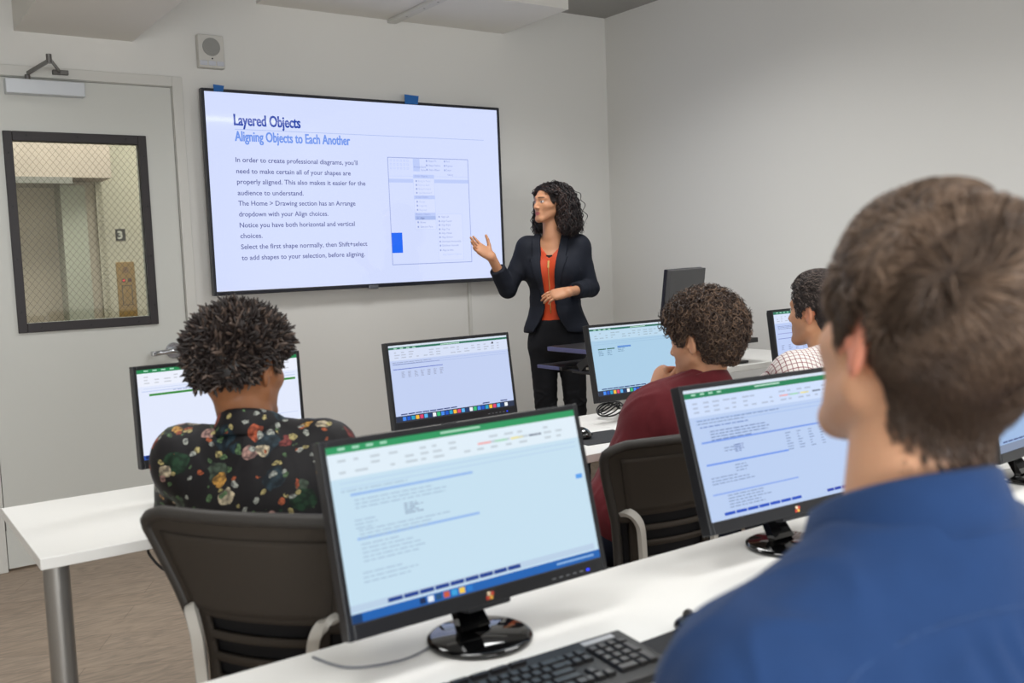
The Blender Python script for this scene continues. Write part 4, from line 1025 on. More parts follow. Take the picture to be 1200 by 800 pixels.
# ------------------------------------------------------------------ clothing materials
def node_mat(name, rough=0.8, spec=0.2, bump=None):
    m = bpy.data.materials.new(name); m.use_nodes = True; nt = m.node_tree; b = nt.nodes['Principled BSDF']
    b.inputs['Roughness'].default_value = rough; b.inputs['Specular IOR Level'].default_value = spec
    tc = nt.nodes.new('ShaderNodeTexCoord')
    if bump:
        n = nt.nodes.new('ShaderNodeTexNoise'); n.inputs['Scale'].default_value = bump[0]; bp = nt.nodes.new('ShaderNodeBump'); bp.inputs['Strength'].default_value = bump[1]; bp.inputs['Distance'].default_value = 0.003
        nt.links.new(tc.outputs['Object'], n.inputs['Vector']); nt.links.new(n.outputs['Fac'], bp.inputs['Height']); nt.links.new(bp.outputs['Normal'], b.inputs['Normal'])
    return m, nt, b, tc
def floral_material():
    m, nt, b, tc = node_mat('floral_print_cloth', 0.6, 0.3, (300, 0.1))
    cur = None
    wn = nt.nodes.new('ShaderNodeTexNoise'); wn.inputs['Scale'].default_value = 26; wn.inputs['Detail'].default_value = 3
    nt.links.new(tc.outputs['Object'], wn.inputs['Vector'])
    wa = nt.nodes.new('ShaderNodeVectorMath'); wa.operation = 'MULTIPLY_ADD'; wa.inputs[1].default_value = (0.035, 0.035, 0.035)
    nt.links.new(wn.outputs['Color'], wa.inputs[0]); nt.links.new(tc.outputs['Object'], wa.inputs[2])
    layers = [(15, 0.42, [(0, (30, 60, 40)), (0.22, (70, 84, 70)), (0.4, (38, 56, 66)), (0.62, (0, 0, 0))], 0.62), (22, 0.38, [(0, (186, 92, 62)), (0.14, (206, 192, 162)), (0.30, (128, 62, 60)), (0.40, (196, 146, 70)), (0.50, (180, 142, 132)), (0.64, (0, 0, 0))], 0.64), (46, 0.36, [(0, (190, 176, 118)), (0.16, (92, 122, 84)), (0.34, (186, 98, 62)), (0.44, (176, 180, 170)), (0.60, (0, 0, 0))], 0.60)]
    base = nt.nodes.new('ShaderNodeRGB'); base.outputs[0].default_value = rgb(24, 22, 25); cur = base.outputs[0]
    for sc_, rad__, ramp, cut in layers:
        vo = nt.nodes.new('ShaderNodeTexVoronoi'); vo.inputs['Scale'].default_value = sc_; nt.links.new(wa.outputs[0], vo.inputs['Vector'])
        sp_ = nt.nodes.new('ShaderNodeSeparateColor'); nt.links.new(vo.outputs['Color'], sp_.inputs[0])
        cr = nt.nodes.new('ShaderNodeValToRGB'); cr.color_ramp.interpolation = 'CONSTANT'; e = cr.color_ramp.elements
        e[0].position = 0; e[0].color = rgb(*ramp[0][1]); e[1].position = ramp[1][0]; e[1].color = rgb(*ramp[1][1])
        for p, c in ramp[2:]:
            q = e.new(p); q.color = rgb(*c)
        nt.links.new(sp_.outputs['Red'], cr.inputs['Fac'])
        lt = nt.nodes.new('ShaderNodeMath'); lt.operation = 'LESS_THAN'; lt.inputs[1].default_value = rad__; nt.links.new(vo.outputs['Distance'], lt.inputs[0])
        l2 = nt.nodes.new('ShaderNodeMath'); l2.operation = 'LESS_THAN'; l2.inputs[1].default_value = cut - 0.001; nt.links.new(sp_.outputs['Red'], l2.inputs[0])
        # petals: lighter towards the rim of each flower
        ml = nt.nodes.new('ShaderNodeMath'); ml.operation = 'MULTIPLY'; nt.links.new(lt.outputs[0], ml.inputs[0]); nt.links.new(l2.outputs[0], ml.inputs[1])
        v2 = nt.nodes.new('ShaderNodeTexVoronoi'); v2.inputs['Scale'].default_value = sc_ * 4.2; nt.links.new(wa.outputs[0], v2.inputs['Vector'])
        c2 = nt.nodes.new('ShaderNodeValToRGB'); c2.color_ramp.elements[0].color = (1.1, 1.1, 1.1, 1); c2.color_ramp.elements[1].color = (0.25, 0.25, 0.28, 1); c2.color_ramp.elements[0].position = 0.25; c2.color_ramp.elements[1].position = 0.75
        nt.links.new(v2.outputs['Distance'], c2.inputs['Fac'])
        mm = nt.nodes.new('ShaderNodeMix'); mm.data_type = 'RGBA'; mm.blend_type = 'MULTIPLY'; mm.inputs['Factor'].default_value = 1; nt.links.new(cr.outputs['Color'], mm.inputs['A']); nt.links.new(c2.outputs['Color'], mm.inputs['B'])
        mx = nt.nodes.new('ShaderNodeMix'); mx.data_type = 'RGBA'; nt.links.new(ml.outputs[0], mx.inputs['Factor']); nt.links.new(cur, mx.inputs['A']); nt.links.new(mm.outputs['Result'], mx.inputs['B']); cur = mx.outputs['Result']
    nt.links.new(cur, b.inputs['Base Color']); return m
def check_material():
    m, nt, b, tc = node_mat('checked_cloth', 0.8, 0.2)
    mp = nt.nodes.new('ShaderNodeMapping'); mp.inputs['Rotation'].default_value = (0.0, 0.0, 0.12); nt.links.new(tc.outputs['Object'], mp.inputs['Vector'])
    sp_ = nt.nodes.new('ShaderNodeSeparateXYZ'); nt.links.new(mp.outputs[0], sp_.inputs[0])
    def mth(op, a, c):
        n = nt.nodes.new('ShaderNodeMath'); n.operation = op
        for i, v in enumerate((a, c)):
            if isinstance(v, (int, float)): n.inputs[i].default_value = v
            else: nt.links.new(v, n.inputs[i])
        return n.outputs[0]
    def ln(v, off): return mth('LESS_THAN', mth('ABSOLUTE', mth('SUBTRACT', mth('FRACT', mth('ADD', mth('DIVIDE', v, 0.0155), off), 0), 0.5), 0), 0.075)
    cur = None; prev = rgb(232, 226, 222); src = None
    def plane(n):
        d = nt.nodes.new('ShaderNodeVectorMath'); d.operation = 'DOT_PRODUCT'; d.inputs[1].default_value = n; nt.links.new(tc.outputs['Object'], d.inputs[0]); return d.outputs['Value']
    for v, c, off in ((plane((0.79, -0.60, 0.14)), (128, 66, 70), 0.0), (plane((0.45, 0.62, 0.64)), (132, 56, 64), 0.2)):
        mx = nt.nodes.new('ShaderNodeMix'); mx.data_type = 'RGBA'; nt.links.new(ln(v, off), mx.inputs['Factor'])
        if src is None: mx.inputs['A'].default_value = prev
        else: nt.links.new(src, mx.inputs['A'])
        mx.inputs['B'].default_value = rgb(*c); src = mx.outputs['Result']
    nt.links.new(src, b.inputs['Base Color']); return m
FLORAL = floral_material(); CHECK = check_material()
BURG = mat('burgundy_cotton', rgb(104, 38, 44), 0.85, spec=0.15, noise=(60, 0.12), bump=(700, 0.25), sheen=0.1)
DENIM = mat('blue_denim_cotton', rgb(35, 62, 106), 0.85, spec=0.15, noise=(40, 0.10), bump=(800, 0.25), sheen=0.1)
STITCH = mat('pale_stitching', rgb(50, 78, 124), 0.9)
NAVYC = mat('dark_navy_suiting', rgb(30, 33, 42), 0.75, spec=0.2, noise=(300, 0.15), bump=(900, 0.15))
TROUS = mat('black_trouser_cloth', rgb(27, 28, 32), 0.8, spec=0.2, bump=(400, 0.15))
JEANS = mat('dark_denim_trousers', rgb(40, 44, 58), 0.85, spec=0.15, bump=(400, 0.2))
ORANGE = mat('orange_satin_cloth', rgb(196, 70, 34), 0.55, spec=0.3, bump=(200, 0.1))
GOLD = mat('gold_zip', rgb(226, 190, 120), 0.3, 0.9)
SHOE = mat('black_leather_shoe', rgb(24, 22, 22), 0.35, spec=0.5)
HAIR = colmat('hair', 0.42, 0.35)

def joints(bearing, pelvis, neck, elL, wrL, elR, wrR, shL=None, shR=None, half=0.182, drop=0.048, knee=0.42, kn_w=0.11, ankle_fw=0.40):
    R = frame_of(bearing); rt, fw = R[:, 0], R[:, 1]; P_ = A3(pelvis); N = A3(neck); z = A3((0, 0, 1))
    J = dict(R=R, pelvis=P_, neck=N, shL=A3(shL) if shL is not None else N - rt * half - z * drop, shR=A3(shR) if shR is not None else N + rt * half - z * drop, elL=A3(elL), wrL=A3(wrL), elR=A3(elR), wrR=A3(wrR))
    for k, x in (('R', 1), ('L', -1)):
        J['hip' + k] = P_ + rt * x * 0.085 - z * 0.035 + fw * 0.02; J['kn' + k] = P_ + rt * x * kn_w + fw * knee - z * 0.04
        a = P_ + rt * x * kn_w + fw * ankle_fw; a[2] = 0.10; J['an' + k] = a
    return J
def dress_seated(me, base, J, shirt_mat, fold, g=0.016, sc=1.0, lo=None, hi=None, cuff=0.03, name='shirt', h=0.006, trousers=JEANS):
    """shirt, trousers and shoes of a seated figure, each a child of the body"""
    F = Field(); J2 = dict(J)
    for k in 'RL': J2['wr' + k] = J['wr' + k] + unit(J['el' + k] - J['wr' + k]) * cuff
    torso_ops(F, J2, g, sc)
    hipz = J['pelvis'][2] - 0.03
    F.inter(lambda P: hipz - P[:, 2], 0.01)
    ff = lambda P: F(P) - fold(P)
    V_, Q = nets(ff, lo, hi, h); shirt = np_mesh(name, V_, Q, shirt_mat, me, base)
    T_ = Field(); T_.u(f_ell(J['pelvis'], A3((0.165, 0.125, 0.13)) * sc + 0.010, J['Rt']), 0.02); leg_ops(T_, J, 0.012, sc)
    V_, Q = nets(T_, A3((min(J['knL'][0], J['knR'][0], J['pelvis'][0]) - 0.3, J['pelvis'][1] - 0.3, 0.05)), A3((max(J['knL'][0], J['knR'][0], J['pelvis'][0]) + 0.3, max(J['knL'][1], J['knR'][1]) + 0.25, J['pelvis'][2] + 0.2)), 0.010); np_mesh('trousers', V_, Q, trousers, me, base)
    shoes(me, base, J)
    return shirt, ff
def shoes(me, base, J, h=0.008):
    for k in 'RL':
        a, fw = J['an' + k], J['R'][:, 1]; F = Field()
        F.u(f_cap(a + A3((0, 0, -0.04)) - fw * 0.02, a + fw * 0.15 + A3((0, 0, -0.065)), 0.046, 0.038), 0.02); F.u(f_cap(a + A3((0, 0, 0.02)), a + A3((0, 0, -0.04)), 0.052, 0.048), 0.02)
        F.inter(lambda P: 0.002 - P[:, 2], 0.004)
        V_, Q = nets(F, a - 0.3, a + 0.3, h); np_mesh('shoe', V_, Q, SHOE, me, base)
def cap_mesh(name, hf, hc, hR, s, thick, hl, color, me, base, h=0.006, nz=None):
    """the dense undercoat of a head of hair"""
    def f(P):
        q = (P - A3(hc)) @ hR / s
        d = hf(P) - (thick(q) if callable(thick) else thick)
        if nz is not None: d = d + nz(P)
        m = (hairline(q[:, 1]) + hl - q[:, 2]) * s
        ear = 0.034 - np.linalg.norm((q - np.where(q[:, :1] > 0, 1, -1) * A3((0.082, 0, 0)) - A3((0, -0.006, -0.006))) * A3((1.0, 1.3, 0.9)), axis=1)
        return np.maximum(np.maximum(d, m), ear * s)
    V_, Q = nets(f, A3(hc) - 0.24, A3(hc) + 0.24, h); return np_mesh(name, V_, Q, HAIR, me, base, np.tile(A3(color), (len(V_), 1)))

# ------------------------------------------------------------------ man in the floral shirt
SK_F = rgb(156, 104, 70)[:3]
NAPE[0] = 0.040
J = joints(rad(36), (0.80, 1.98, 0.618), (0.765, 2.15, 1.015), (0.655, 2.40, 0.80), (0.83, 2.62, 0.79), (1.00, 2.22, 0.79), (1.02, 2.56, 0.79), half=0.160, drop=0.040)
hc = (0.774, 2.215, 1.165); hd = (hc, rad(61), rad(-6), 0.0, 1.0)
hands = {'R': ((0.1, 1, 0), (0, 0, -1), 1, (0.2, 0.2, 0.22, 0.25)), 'L': ((0.6, 0.8, 0), (0, 0, -1), -1, (0.2, 0.2, 0.22, 0.25))}
me, base, hR, hf = make_person('man in a black floral shirt with short twisted hair, seated at left', J, hd, SK_F, hands, None, None, lo=(0.3, 1.6, 0.0), hi=(1.45, 2.9, 1.32), scalp=rgb(52, 38, 30)[:3], neck_r=0.060, hl=0.0)
dress_seated(me, base, J, FLORAL, folds(26, 0.0035, 3, (1, 1, 0.6)), lo=(0.3, 1.6, 0.5), hi=(1.4, 2.8, 1.15), sc=0.95)
up = unit(A3(hc) - J['neck']); Rc = frame_of(rad(38), rad(-14))
lathe_collar('collar', A3(J['neck']) + A3((0.0, 0.005, 0.0)), Rc, 0.067, 0.071, 0.060, FLORAL, me, base)
cap_mesh('hair_undercoat', hf, hc, hR, 1.0, lambda q: 0.022 * (0.15 + 0.85 * ease(np.linalg.norm(q - np.sign(q[:, :1]) * A3((0.08, 0.02, -0.01)), axis=1), 0.045, 0.085)), 0.012, rgb(24, 18, 16)[:3], me, base)
p, n = scalp_points(hf, hc, hR, 1.0, 3000, 11, hl=0.010)
r_ = np.random.default_rng(5); N_ = len(p); S_ = 7
side = np.cross(n, r_.normal(size=n.shape)); side /= np.linalg.norm(side, axis=1, keepdims=True); dirn = n + r_.normal(size=n.shape) * 0.55 + A3((0, 0, 0.15)); dirn /= np.linalg.norm(dirn, axis=1, keepdims=True)
t = np.linspace(0, 1, S_); top = ease(p[:, 2], -0.05, 0.06)
Ln = (0.028 + 0.022 * r_.random(N_)) * (0.55 + 0.62 * top) * (0.35 + 0.65 * ease(np.linalg.norm(p - np.sign(p[:, :1]) * A3((0.08, 0.01, -0.005)), axis=1), 0.04, 0.075))
path = p[:, None] + n[:, None] * 0.004 + dirn[:, None] * (Ln[:, None] * t)[:, :, None] + side[:, None] * (np.sin(t * 4.2)[None] * (0.013 * r_.random(N_))[:, None])[:, :, None]
rd = (0.0033 + 0.0016 * r_.random(N_))[:, None] * np.interp(t, [0, 0.3, 0.8, 1], [0.9, 1.0, 0.8, 0.25])[None] * (1 + 0.22 * np.sin(t * 14 + 2)[None])
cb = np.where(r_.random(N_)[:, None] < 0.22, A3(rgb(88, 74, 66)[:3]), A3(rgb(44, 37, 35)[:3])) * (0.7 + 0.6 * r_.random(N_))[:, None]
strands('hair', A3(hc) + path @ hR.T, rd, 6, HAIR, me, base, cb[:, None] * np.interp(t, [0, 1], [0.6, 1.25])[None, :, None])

# ------------------------------------------------------------------ man in the burgundy shirt
SK_L = rgb(206, 152, 118)[:3]
NAPE[0] = 0.012
J = joints(rad(14), (1.99, 2.23, 0.575), (2.20, 2.12, 0.985), (1.955, 2.24, 0.725), (2.130, 2.268, 0.955), (2.31, 2.22, 0.74), (2.20, 2.40, 0.685), shL=(2.045, 2.185, 0.915), shR=(2.315, 2.04, 0.905), ankle_fw=0.36)
hc = (2.205, 2.13, 1.122); hd = (hc, rad(-12), rad(-6), rad(0), 1.0)
hands = {'R': ((-1, 0.2, -0.1), (0, 0, -1), 1, (0.3, 0.3, 0.32, 0.35)), 'L': ((0.40, 0.05, 0.80), (0.85, -0.25, -0.35), -1, (1.15, 1.2, 1.2, 1.2), 0.03, 0.4, 0.9)}
me, base, hR, hf = make_person('man in a burgundy shirt with curly brown hair, chin resting on his hand', J, hd, SK_L, hands, None, None, lo=(1.7, 1.85, 0.0), hi=(2.75, 2.85, 1.30), scalp=rgb(60, 44, 36)[:3], stub=0.35, hl=0.0)
dress_seated(me, base, J, BURG, folds(30, 0.007, 8, (1, 1, 0.5)), lo=(1.65, 1.8, 0.5), hi=(2.75, 2.8, 1.10), cuff=0.04)
lathe_collar('collar', A3(J['neck']) + A3((0.0, 0.0, -0.004)), frame_of(rad(14), rad(-12), rad(4)), 0.066, 0.070, 0.044, BURG, me, base)
thick = lambda q: (0.010 + 0.022 * ease(q[:, 2], -0.02, 0.06)) * (0.25 + 0.75 * ease(np.linalg.norm(q - np.sign(q[:, :1]) * A3((0.08, 0, 0)), axis=1), 0.035, 0.08))
cap_mesh('hair_undercoat', hf, hc, hR, 1.0, thick, 0.0, rgb(40, 31, 26)[:3], me, base)
p, n = scalp_points(hf, hc, hR, 1.0, 3600, 21, hl=0.002)
r_ = np.random.default_rng(6); N_ = len(p); S_ = 26; t = np.linspace(0, 1, S_)
a = np.cross(n, r_.normal(size=n.shape)); a /= np.linalg.norm(a, axis=1, keepdims=True); b_ = np.cross(n, a)
top = ease(p[:, 2], -0.07, 0.05); eard = np.linalg.norm(p - np.sign(p[:, :1]) * A3((0.08, 0, 0)) - A3((0, -0.005, 0)), axis=1)
Ln = (0.034 + 0.026 * r_.random(N_)) * (0.62 + 0.45 * top) * (0.35 + 0.65 * ease(eard, 0.035, 0.080))
dirn = n + r_.normal(size=n.shape) * 0.42 + A3((0, -0.15, -0.10)); dirn /= np.linalg.norm(dirn, axis=1, keepdims=True)
cr_ = (0.004 + 0.005 * r_.random(N_))[:, None] * np.interp(t, [0, 0.25, 1], [0.3, 1, 1.3])[None]
ph = r_.uniform(0, 6.28, N_)[:, None] + (9 + 6 * r_.random(N_))[:, None] * t[None] * r_.choice([-1, 1], N_)[:, None]
path = p[:, None] + n[:, None] * (thick(p) * 0.75)[:, None, None] + dirn[:, None] * (Ln[:, None] * 0.62 * np.interp(t, [0, 1], [0, 1]))[:, :, None] + a[:, None] * (cr_ * np.cos(ph))[:, :, None] + b_[:, None] * (cr_ * np.sin(ph))[:, :, None]
rd = (0.0014 + 0.0010 * r_.random(N_))[:, None] * np.interp(t, [0, 0.2, 0.8, 1], [1, 1, 0.9, 0.2])[None]
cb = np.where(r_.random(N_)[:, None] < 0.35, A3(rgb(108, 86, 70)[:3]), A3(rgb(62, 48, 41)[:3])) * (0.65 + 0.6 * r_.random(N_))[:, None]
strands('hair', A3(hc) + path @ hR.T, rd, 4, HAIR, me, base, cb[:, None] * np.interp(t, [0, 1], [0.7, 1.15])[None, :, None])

# ------------------------------------------------------------------ man in the checked shirt
J = joints(rad(0), (2.64, 2.02, 0.60), (2.66, 1.995, 1.045), (2.50, 2.27, 0.82), (2.58, 2.58, 0.80), (2.93, 2.25, 0.82), (2.84, 2.58, 0.80), half=0.18, ankle_fw=0.26, knee=0.40)
NAPE[0] = 0.0
hc = (2.668, 2.045, 1.186); hd = (hc, rad(-4), rad(2), 0.0, 0.98)
hands = {'R': ((-0.2, 1, 0), (0, 0, -1), 1, (0.2, 0.2, 0.22, 0.25)), 'L': ((0.2, 1, 0), (0, 0, -1), -1, (0.2, 0.2, 0.22, 0.25))}
me, base, hR, hf = make_person('man in a white checked shirt with dark hair, seen in profile', J, hd, rgb(200, 148, 112)[:3], hands, None, None, lo=(2.2, 1.65, 0.0), hi=(3.2, 2.9, 1.36), scalp=rgb(40, 31, 28)[:3], stub=0.5, ear=rgb(206, 140, 108)[:3], h=0.0045)
dress_seated(me, base, J, CHECK, folds(24, 0.003, 4), lo=(2.2, 1.6, 0.5), hi=(3.2, 2.8, 1.2))
lathe_collar('collar', A3(J['neck']) + A3((0.0, 0.004, 0.0)), frame_of(rad(0), rad(-10)), 0.064, 0.069, 0.050, CHECK, me, base)
cap_mesh('hair_undercoat', hf, hc, hR, 0.98, lambda q: 0.003 + 0.012 * ease(q[:, 2], 0.0, 0.08) + 0.006 * ease(q[:, 1], 0.02, 0.09) * ease(q[:, 2], 0.05, 0.08), 0.004, rgb(30, 24, 23)[:3], me, base, h=0.005)
p, n = scalp_points(hf, hc, hR, 0.98, 7000, 31)
r_ = np.random.default_rng(9); N_ = len(p); S_ = 9; t = np.linspace(0, 1, S_)
top = ease(p[:, 2], 0.01, 0.09); frt = ease(p[:, 1], 0.0, 0.09) * top; Ln = 0.012 + 0.030 * top
comb = A3((0.15, -0.9, 0.0)) * top[:, None] + A3((0, -0.35, -0.8)) * (1 - top)[:, None] + r_.normal(size=n.shape) * 0.12
comb = comb - n * np.sum(comb * n, 1, keepdims=True); comb /= np.linalg.norm(comb, axis=1, keepdims=True); sidev = np.cross(n, comb)
thk = 0.003 + 0.012 * ease(p[:, 2], 0.0, 0.08) + 0.006 * frt
path = p[:, None] + n[:, None] * (thk[:, None] * 0.8 + (0.004 + 0.010 * top + 0.008 * frt)[:, None] * np.sin(t * 2.0)[None] - 0.010 * (Ln / 0.04)[:, None] * (t ** 2)[None])[:, :, None] + comb[:, None] * (Ln[:, None] * t[None])[:, :, None] + sidev[:, None] * ((0.004 * r_.normal(size=N_) * (0.3 + top))[:, None] * np.sin(t * 4.5)[None])[:, :, None]
rd = (0.0009 + 0.0005 * r_.random(N_))[:, None] * np.interp(t, [0, 0.7, 1], [1, 0.9, 0.15])[None]
cb = np.where((r_.random(N_) < 0.25 * top + 0.03)[:, None], A3(rgb(118, 104, 96)[:3]), A3(rgb(46, 38, 36)[:3])) * (0.7 + 0.5 * r_.random(N_))[:, None]
strands('hair', A3(hc) + path @ hR.T * 0.98, rd, 4, HAIR, me, base, np.repeat(cb[:, None], S_, 1))

# ------------------------------------------------------------------ man in the blue shirt
NAPE[0] = -0.012; TEMPLE[0] = 0.046
J = joints(rad(14), (0.83, 0.44, 0.62), (0.806, 0.514, 1.135), (0.605, 0.66, 0.80), (0.74, 0.80, 0.72), (1.05, 0.62, 0.80), (0.95, 0.78, 0.72), shL=(0.628, 0.550, 1.020), shR=(1.000, 0.455, 1.020))
hc = (0.853, 0.535, 1.304); hd = (hc, rad(19), rad(9), rad(-10), 1.02)
hands = {'R': ((-1, 0.1, -0.1), (0, 0, -1), 1, (0.3, 0.3, 0.32, 0.35)), 'L': ((1, 0.1, -0.1), (0, 0, -1), -1, (0.3, 0.3, 0.32, 0.35))}
me, base, hR, hf = make_person('man in a blue denim shirt seen from behind, largest figure at right', J, hd, rgb(216, 164, 130)[:3], hands, None, None, lo=(0.3, 0.1, 0.0), hi=(1.35, 1.25, 1.48), scalp=rgb(66, 50, 42)[:3], stub=0.12, ear=rgb(226, 148, 122)[:3], h=0.0045, neck_r=0.062, sc=1.05)
_fb = folds(28, 0.006, 12, (1, 1, 0.5))
def yoke_z(x): return J['neck'][2] - 0.046 - 1.7 * x * x
def denim_folds(P):
    q = (P - J['neck']) @ J['R']; x = q[:, 0]; zz = yoke_z(x) - P[:, 2]; back = ease(-q[:, 1], 0.02, 0.06)
    pleat = (0.5 + 0.5 * np.sin(x * 170 + 2.5 * np.sin(x * 37))) * ease(zz, 0.0, 0.03) * 0.0045
    return _fb(P) + back * (pleat + 0.0025 * ease(-zz, -0.002, 0.002))
shirt, ff = dress_seated(me, base, J, DENIM, denim_folds, lo=(0.25, 0.05, 0.5), hi=(1.4, 1.2, 1.25), sc=1.05, h=0.0055)
lathe_collar('collar', A3(J['neck']) + A3((0.006, 0.010, 0.000)), frame_of(rad(14), rad(-10)), 0.071, 0.077, 0.056, DENIM, me, base)
def seam(name, pts, R, r=0.0012, fold_=None):
    # a raised stitched seam laid on the back of the shirt
    out = []
    for (x, z) in pts:
        o = A3(J['neck']) + R[:, 0] * x + A3((0, 0, z)) - R[:, 1] * 0.4; d0, d1 = 0.0, 0.4; tt = np.linspace(0, 0.4, 160); v = ff(o + tt[:, None] * R[:, 1][None]); k = int(np.argmax(v < 0)); out.append(o + R[:, 1] * (tt[k] - 0.001))
    b = MB().tube(out, r, n=6); b.v = [tuple(A3(v) - A3(base)) for v in b.v]; return b.build(name, STITCH, shirt)
Rb = J['R']
seam('yoke_seam', [(x, yoke_z(x) - J['neck'][2] + 0.004) for x in np.linspace(-0.165, 0.165, 40)], Rb, 0.0008)
for sx in (-1, 1): seam('sleeve_seam', [(sx * (0.172 - 0.0004 * k), -0.075 - 0.005 * k) for k in range(26)], Rb)
thick = lambda q: -0.003 + 0.017 * ease(q[:, 2], -0.06, 0.07) + 0.004 * ease(q[:, 2], 0.06, 0.11) + 0.010 * ease(q[:, 1], -0.03, 0.04) * ease(q[:, 2], 0.07, 0.11)
cap_mesh('hair_undercoat', hf, hc, hR, 1.02, thick, 0.006, rgb(48, 37, 31)[:3], me, base, h=0.005)
p, n = scalp_points(J['hn'], hc, hR, 1.02, 15000, 41, hl=0.0)
r_ = np.random.default_rng(10); N_ = len(p); S_ = 7; t = np.linspace(0, 1, S_)
top = ease(p[:, 2], -0.03, 0.07); Ln = 0.010 + 0.030 * top
swirl = A3((0.75, 0.45, -0.1)) * top[:, None] + A3((0.15, -0.4, -0.75)) * (1 - top)[:, None]
# locks: neighbouring hairs share a wave
lock = np.stack([np.sin(p @ A3((60, 35, 20)) + 1.3), np.sin(p @ A3((-30, 55, 40)) + 0.4), np.sin(p @ A3((25, -40, 62)))], 1) * 0.42
comb = swirl + lock + r_.normal(size=n.shape) * 0.10
comb = comb - n * np.sum(comb * n, 1, keepdims=True); comb /= np.linalg.norm(comb, axis=1, keepdims=True)
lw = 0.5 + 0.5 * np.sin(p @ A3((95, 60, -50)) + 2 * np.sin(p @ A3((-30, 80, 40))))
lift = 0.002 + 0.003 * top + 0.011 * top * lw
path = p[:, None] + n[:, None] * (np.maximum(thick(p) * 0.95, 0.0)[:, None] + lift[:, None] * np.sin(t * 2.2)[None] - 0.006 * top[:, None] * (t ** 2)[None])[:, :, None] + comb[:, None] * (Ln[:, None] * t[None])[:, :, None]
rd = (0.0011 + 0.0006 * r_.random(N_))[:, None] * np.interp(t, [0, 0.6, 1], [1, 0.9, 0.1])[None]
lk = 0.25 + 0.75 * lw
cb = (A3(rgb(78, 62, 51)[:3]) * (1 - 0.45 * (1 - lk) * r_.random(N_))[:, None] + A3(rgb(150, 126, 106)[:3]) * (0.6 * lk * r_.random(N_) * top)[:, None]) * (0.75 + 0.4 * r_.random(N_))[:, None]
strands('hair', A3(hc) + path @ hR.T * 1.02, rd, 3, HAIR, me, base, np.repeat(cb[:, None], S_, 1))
# clipped hair fading out on the nape and in front of the ears
NAPE[0] = -0.075
p, n = scalp_points(J['hn'], hc, hR, 1.02, 26000, 43, hl=-0.002); keep = (p[:, 2] < -0.02) & (np.abs(p[:, 0]) < 0.052) & (p[:, 1] < -0.015) & (r_.random(len(p)) < ease(p[:, 2], -0.155, -0.085) ** 2 * 0.9 + 0.02)
p, n = p[keep], n[keep]; N_ = len(p); S_ = 3; t = np.linspace(0, 1, S_)
path = p[:, None] + (n * 0.5 + A3((0, -0.2, -0.8)) + r_.normal(size=n.shape) * 0.15)[:, None] * (t * 0.006)[None, :, None]
strands('hair_fade', A3(hc) + path @ hR.T * 1.02, np.tile(np.array([0.00032, 0.0003, 0.0001]), (N_, 1)), 3, HAIR, me, base, np.tile(A3(rgb(84, 66, 54)[:3]), (N_, S_, 1)))
NAPE[0] = 0.0; TEMPLE[0] = 0.0

# ------------------------------------------------------------------ woman presenting
SK_W = rgb(196, 142, 108)[:3]
WF = unit((-0.79, -0.605, 0)); WB = math.atan2(WF[0], WF[1])
IR = A3((0.79, -0.61, 0)); IT = A3((-0.61, -0.79, 0)); W0 = A3((3.22, 4.20, 0)); Zv = A3((0, 0, 1))
def wp(dx, z, toward=0.0): return W0 + IR * dx + IT * toward + Zv * z
J = joints(WB, wp(0.005, 0.955), wp(-0.005, 1.495), wp(0.195, 1.225, -0.01), wp(0.075, 1.215, 0.20), wp(-0.255, 1.235, 0.01), wp(-0.33, 1.415, 0.12), shR=wp(-0.138, 1.458, -0.01), shL=wp(0.140, 1.455, 0.0))
J['hipR'] = wp(-0.075, 0.90); J['hipL'] = wp(0.085, 0.90); J['knR'] = wp(-0.065, 0.50, 0.02); J['knL'] = wp(0.095, 0.50, 0.02); J['anR'] = wp(-0.055, 0.10); J['anL'] = wp(0.125, 0.10)
FB = math.cos(rad(50)) * IT + math.sin(rad(50)) * (-IR); FBr = math.atan2(FB[0], FB[1])
WS = 0.88
hc = wp(-0.010, 1.688, 0.02); hd = (hc, FBr, rad(3), rad(0), WS)
hands = {'R': (IR * -0.80 + Zv * 0.60 + IT * 0.15, IT * 0.75 + Zv * 0.6 + IR * 0.35, 1, (0.0, 0.12, 0.24, 0.30), 0.20, 1.0, 0.88), 'L': (IR * -0.97 + Zv * -0.16 + IT * 0.05, IT * -0.65 + Zv * -0.7, -1, (0.22, 0.26, 0.3, 0.34), 0.02, 0.25, 0.92)}
me, base, hR, hf = make_person('woman in a dark blazer and orange top gesturing at the television', J, hd, SK_W, hands, None, None, lo=W0 + A3((-0.75, -0.6, 0)), hi=W0 + A3((0.6, 0.6, 1.84)), female=True, sc=1.0, neck_r=0.046, scalp=rgb(34, 26, 24)[:3], h=0.0042, lip=rgb(176, 92, 88)[:3])
rt, fw = J['R'][:, 0], J['R'][:, 1]
def wl(P):
    q = P - W0; return q @ rt, q @ fw, P[:, 2]
# orange top
F = Field(); torso_ops(F, J, 0.007, 1.0, True)
def vneck(P):
    x, y, z = wl(P); x = x - 0.0
    return np.maximum((1.395 + np.abs(x) * 1.15 - z), -y - 0.02) * -1 if False else np.maximum(-(z - 1.395 - np.abs(x) * 1.15), -y)
def armcut(P):
    x, y, z = wl(P); return np.maximum(np.maximum(np.abs(x) - 0.125, np.abs(z - 1.25) - 0.215), y - 0.121)
F.inter(armcut, 0.004); F.sub(vneck, 0.004)
lo_, hi_ = W0 + A3((-0.4, -0.4, 0.95)), W0 + A3((0.4, 0.4, 1.55))
V_, Q = nets(F, lo_, hi_, 0.005); topm = np_mesh('orange_top', V_, Q, ORANGE, me, base)
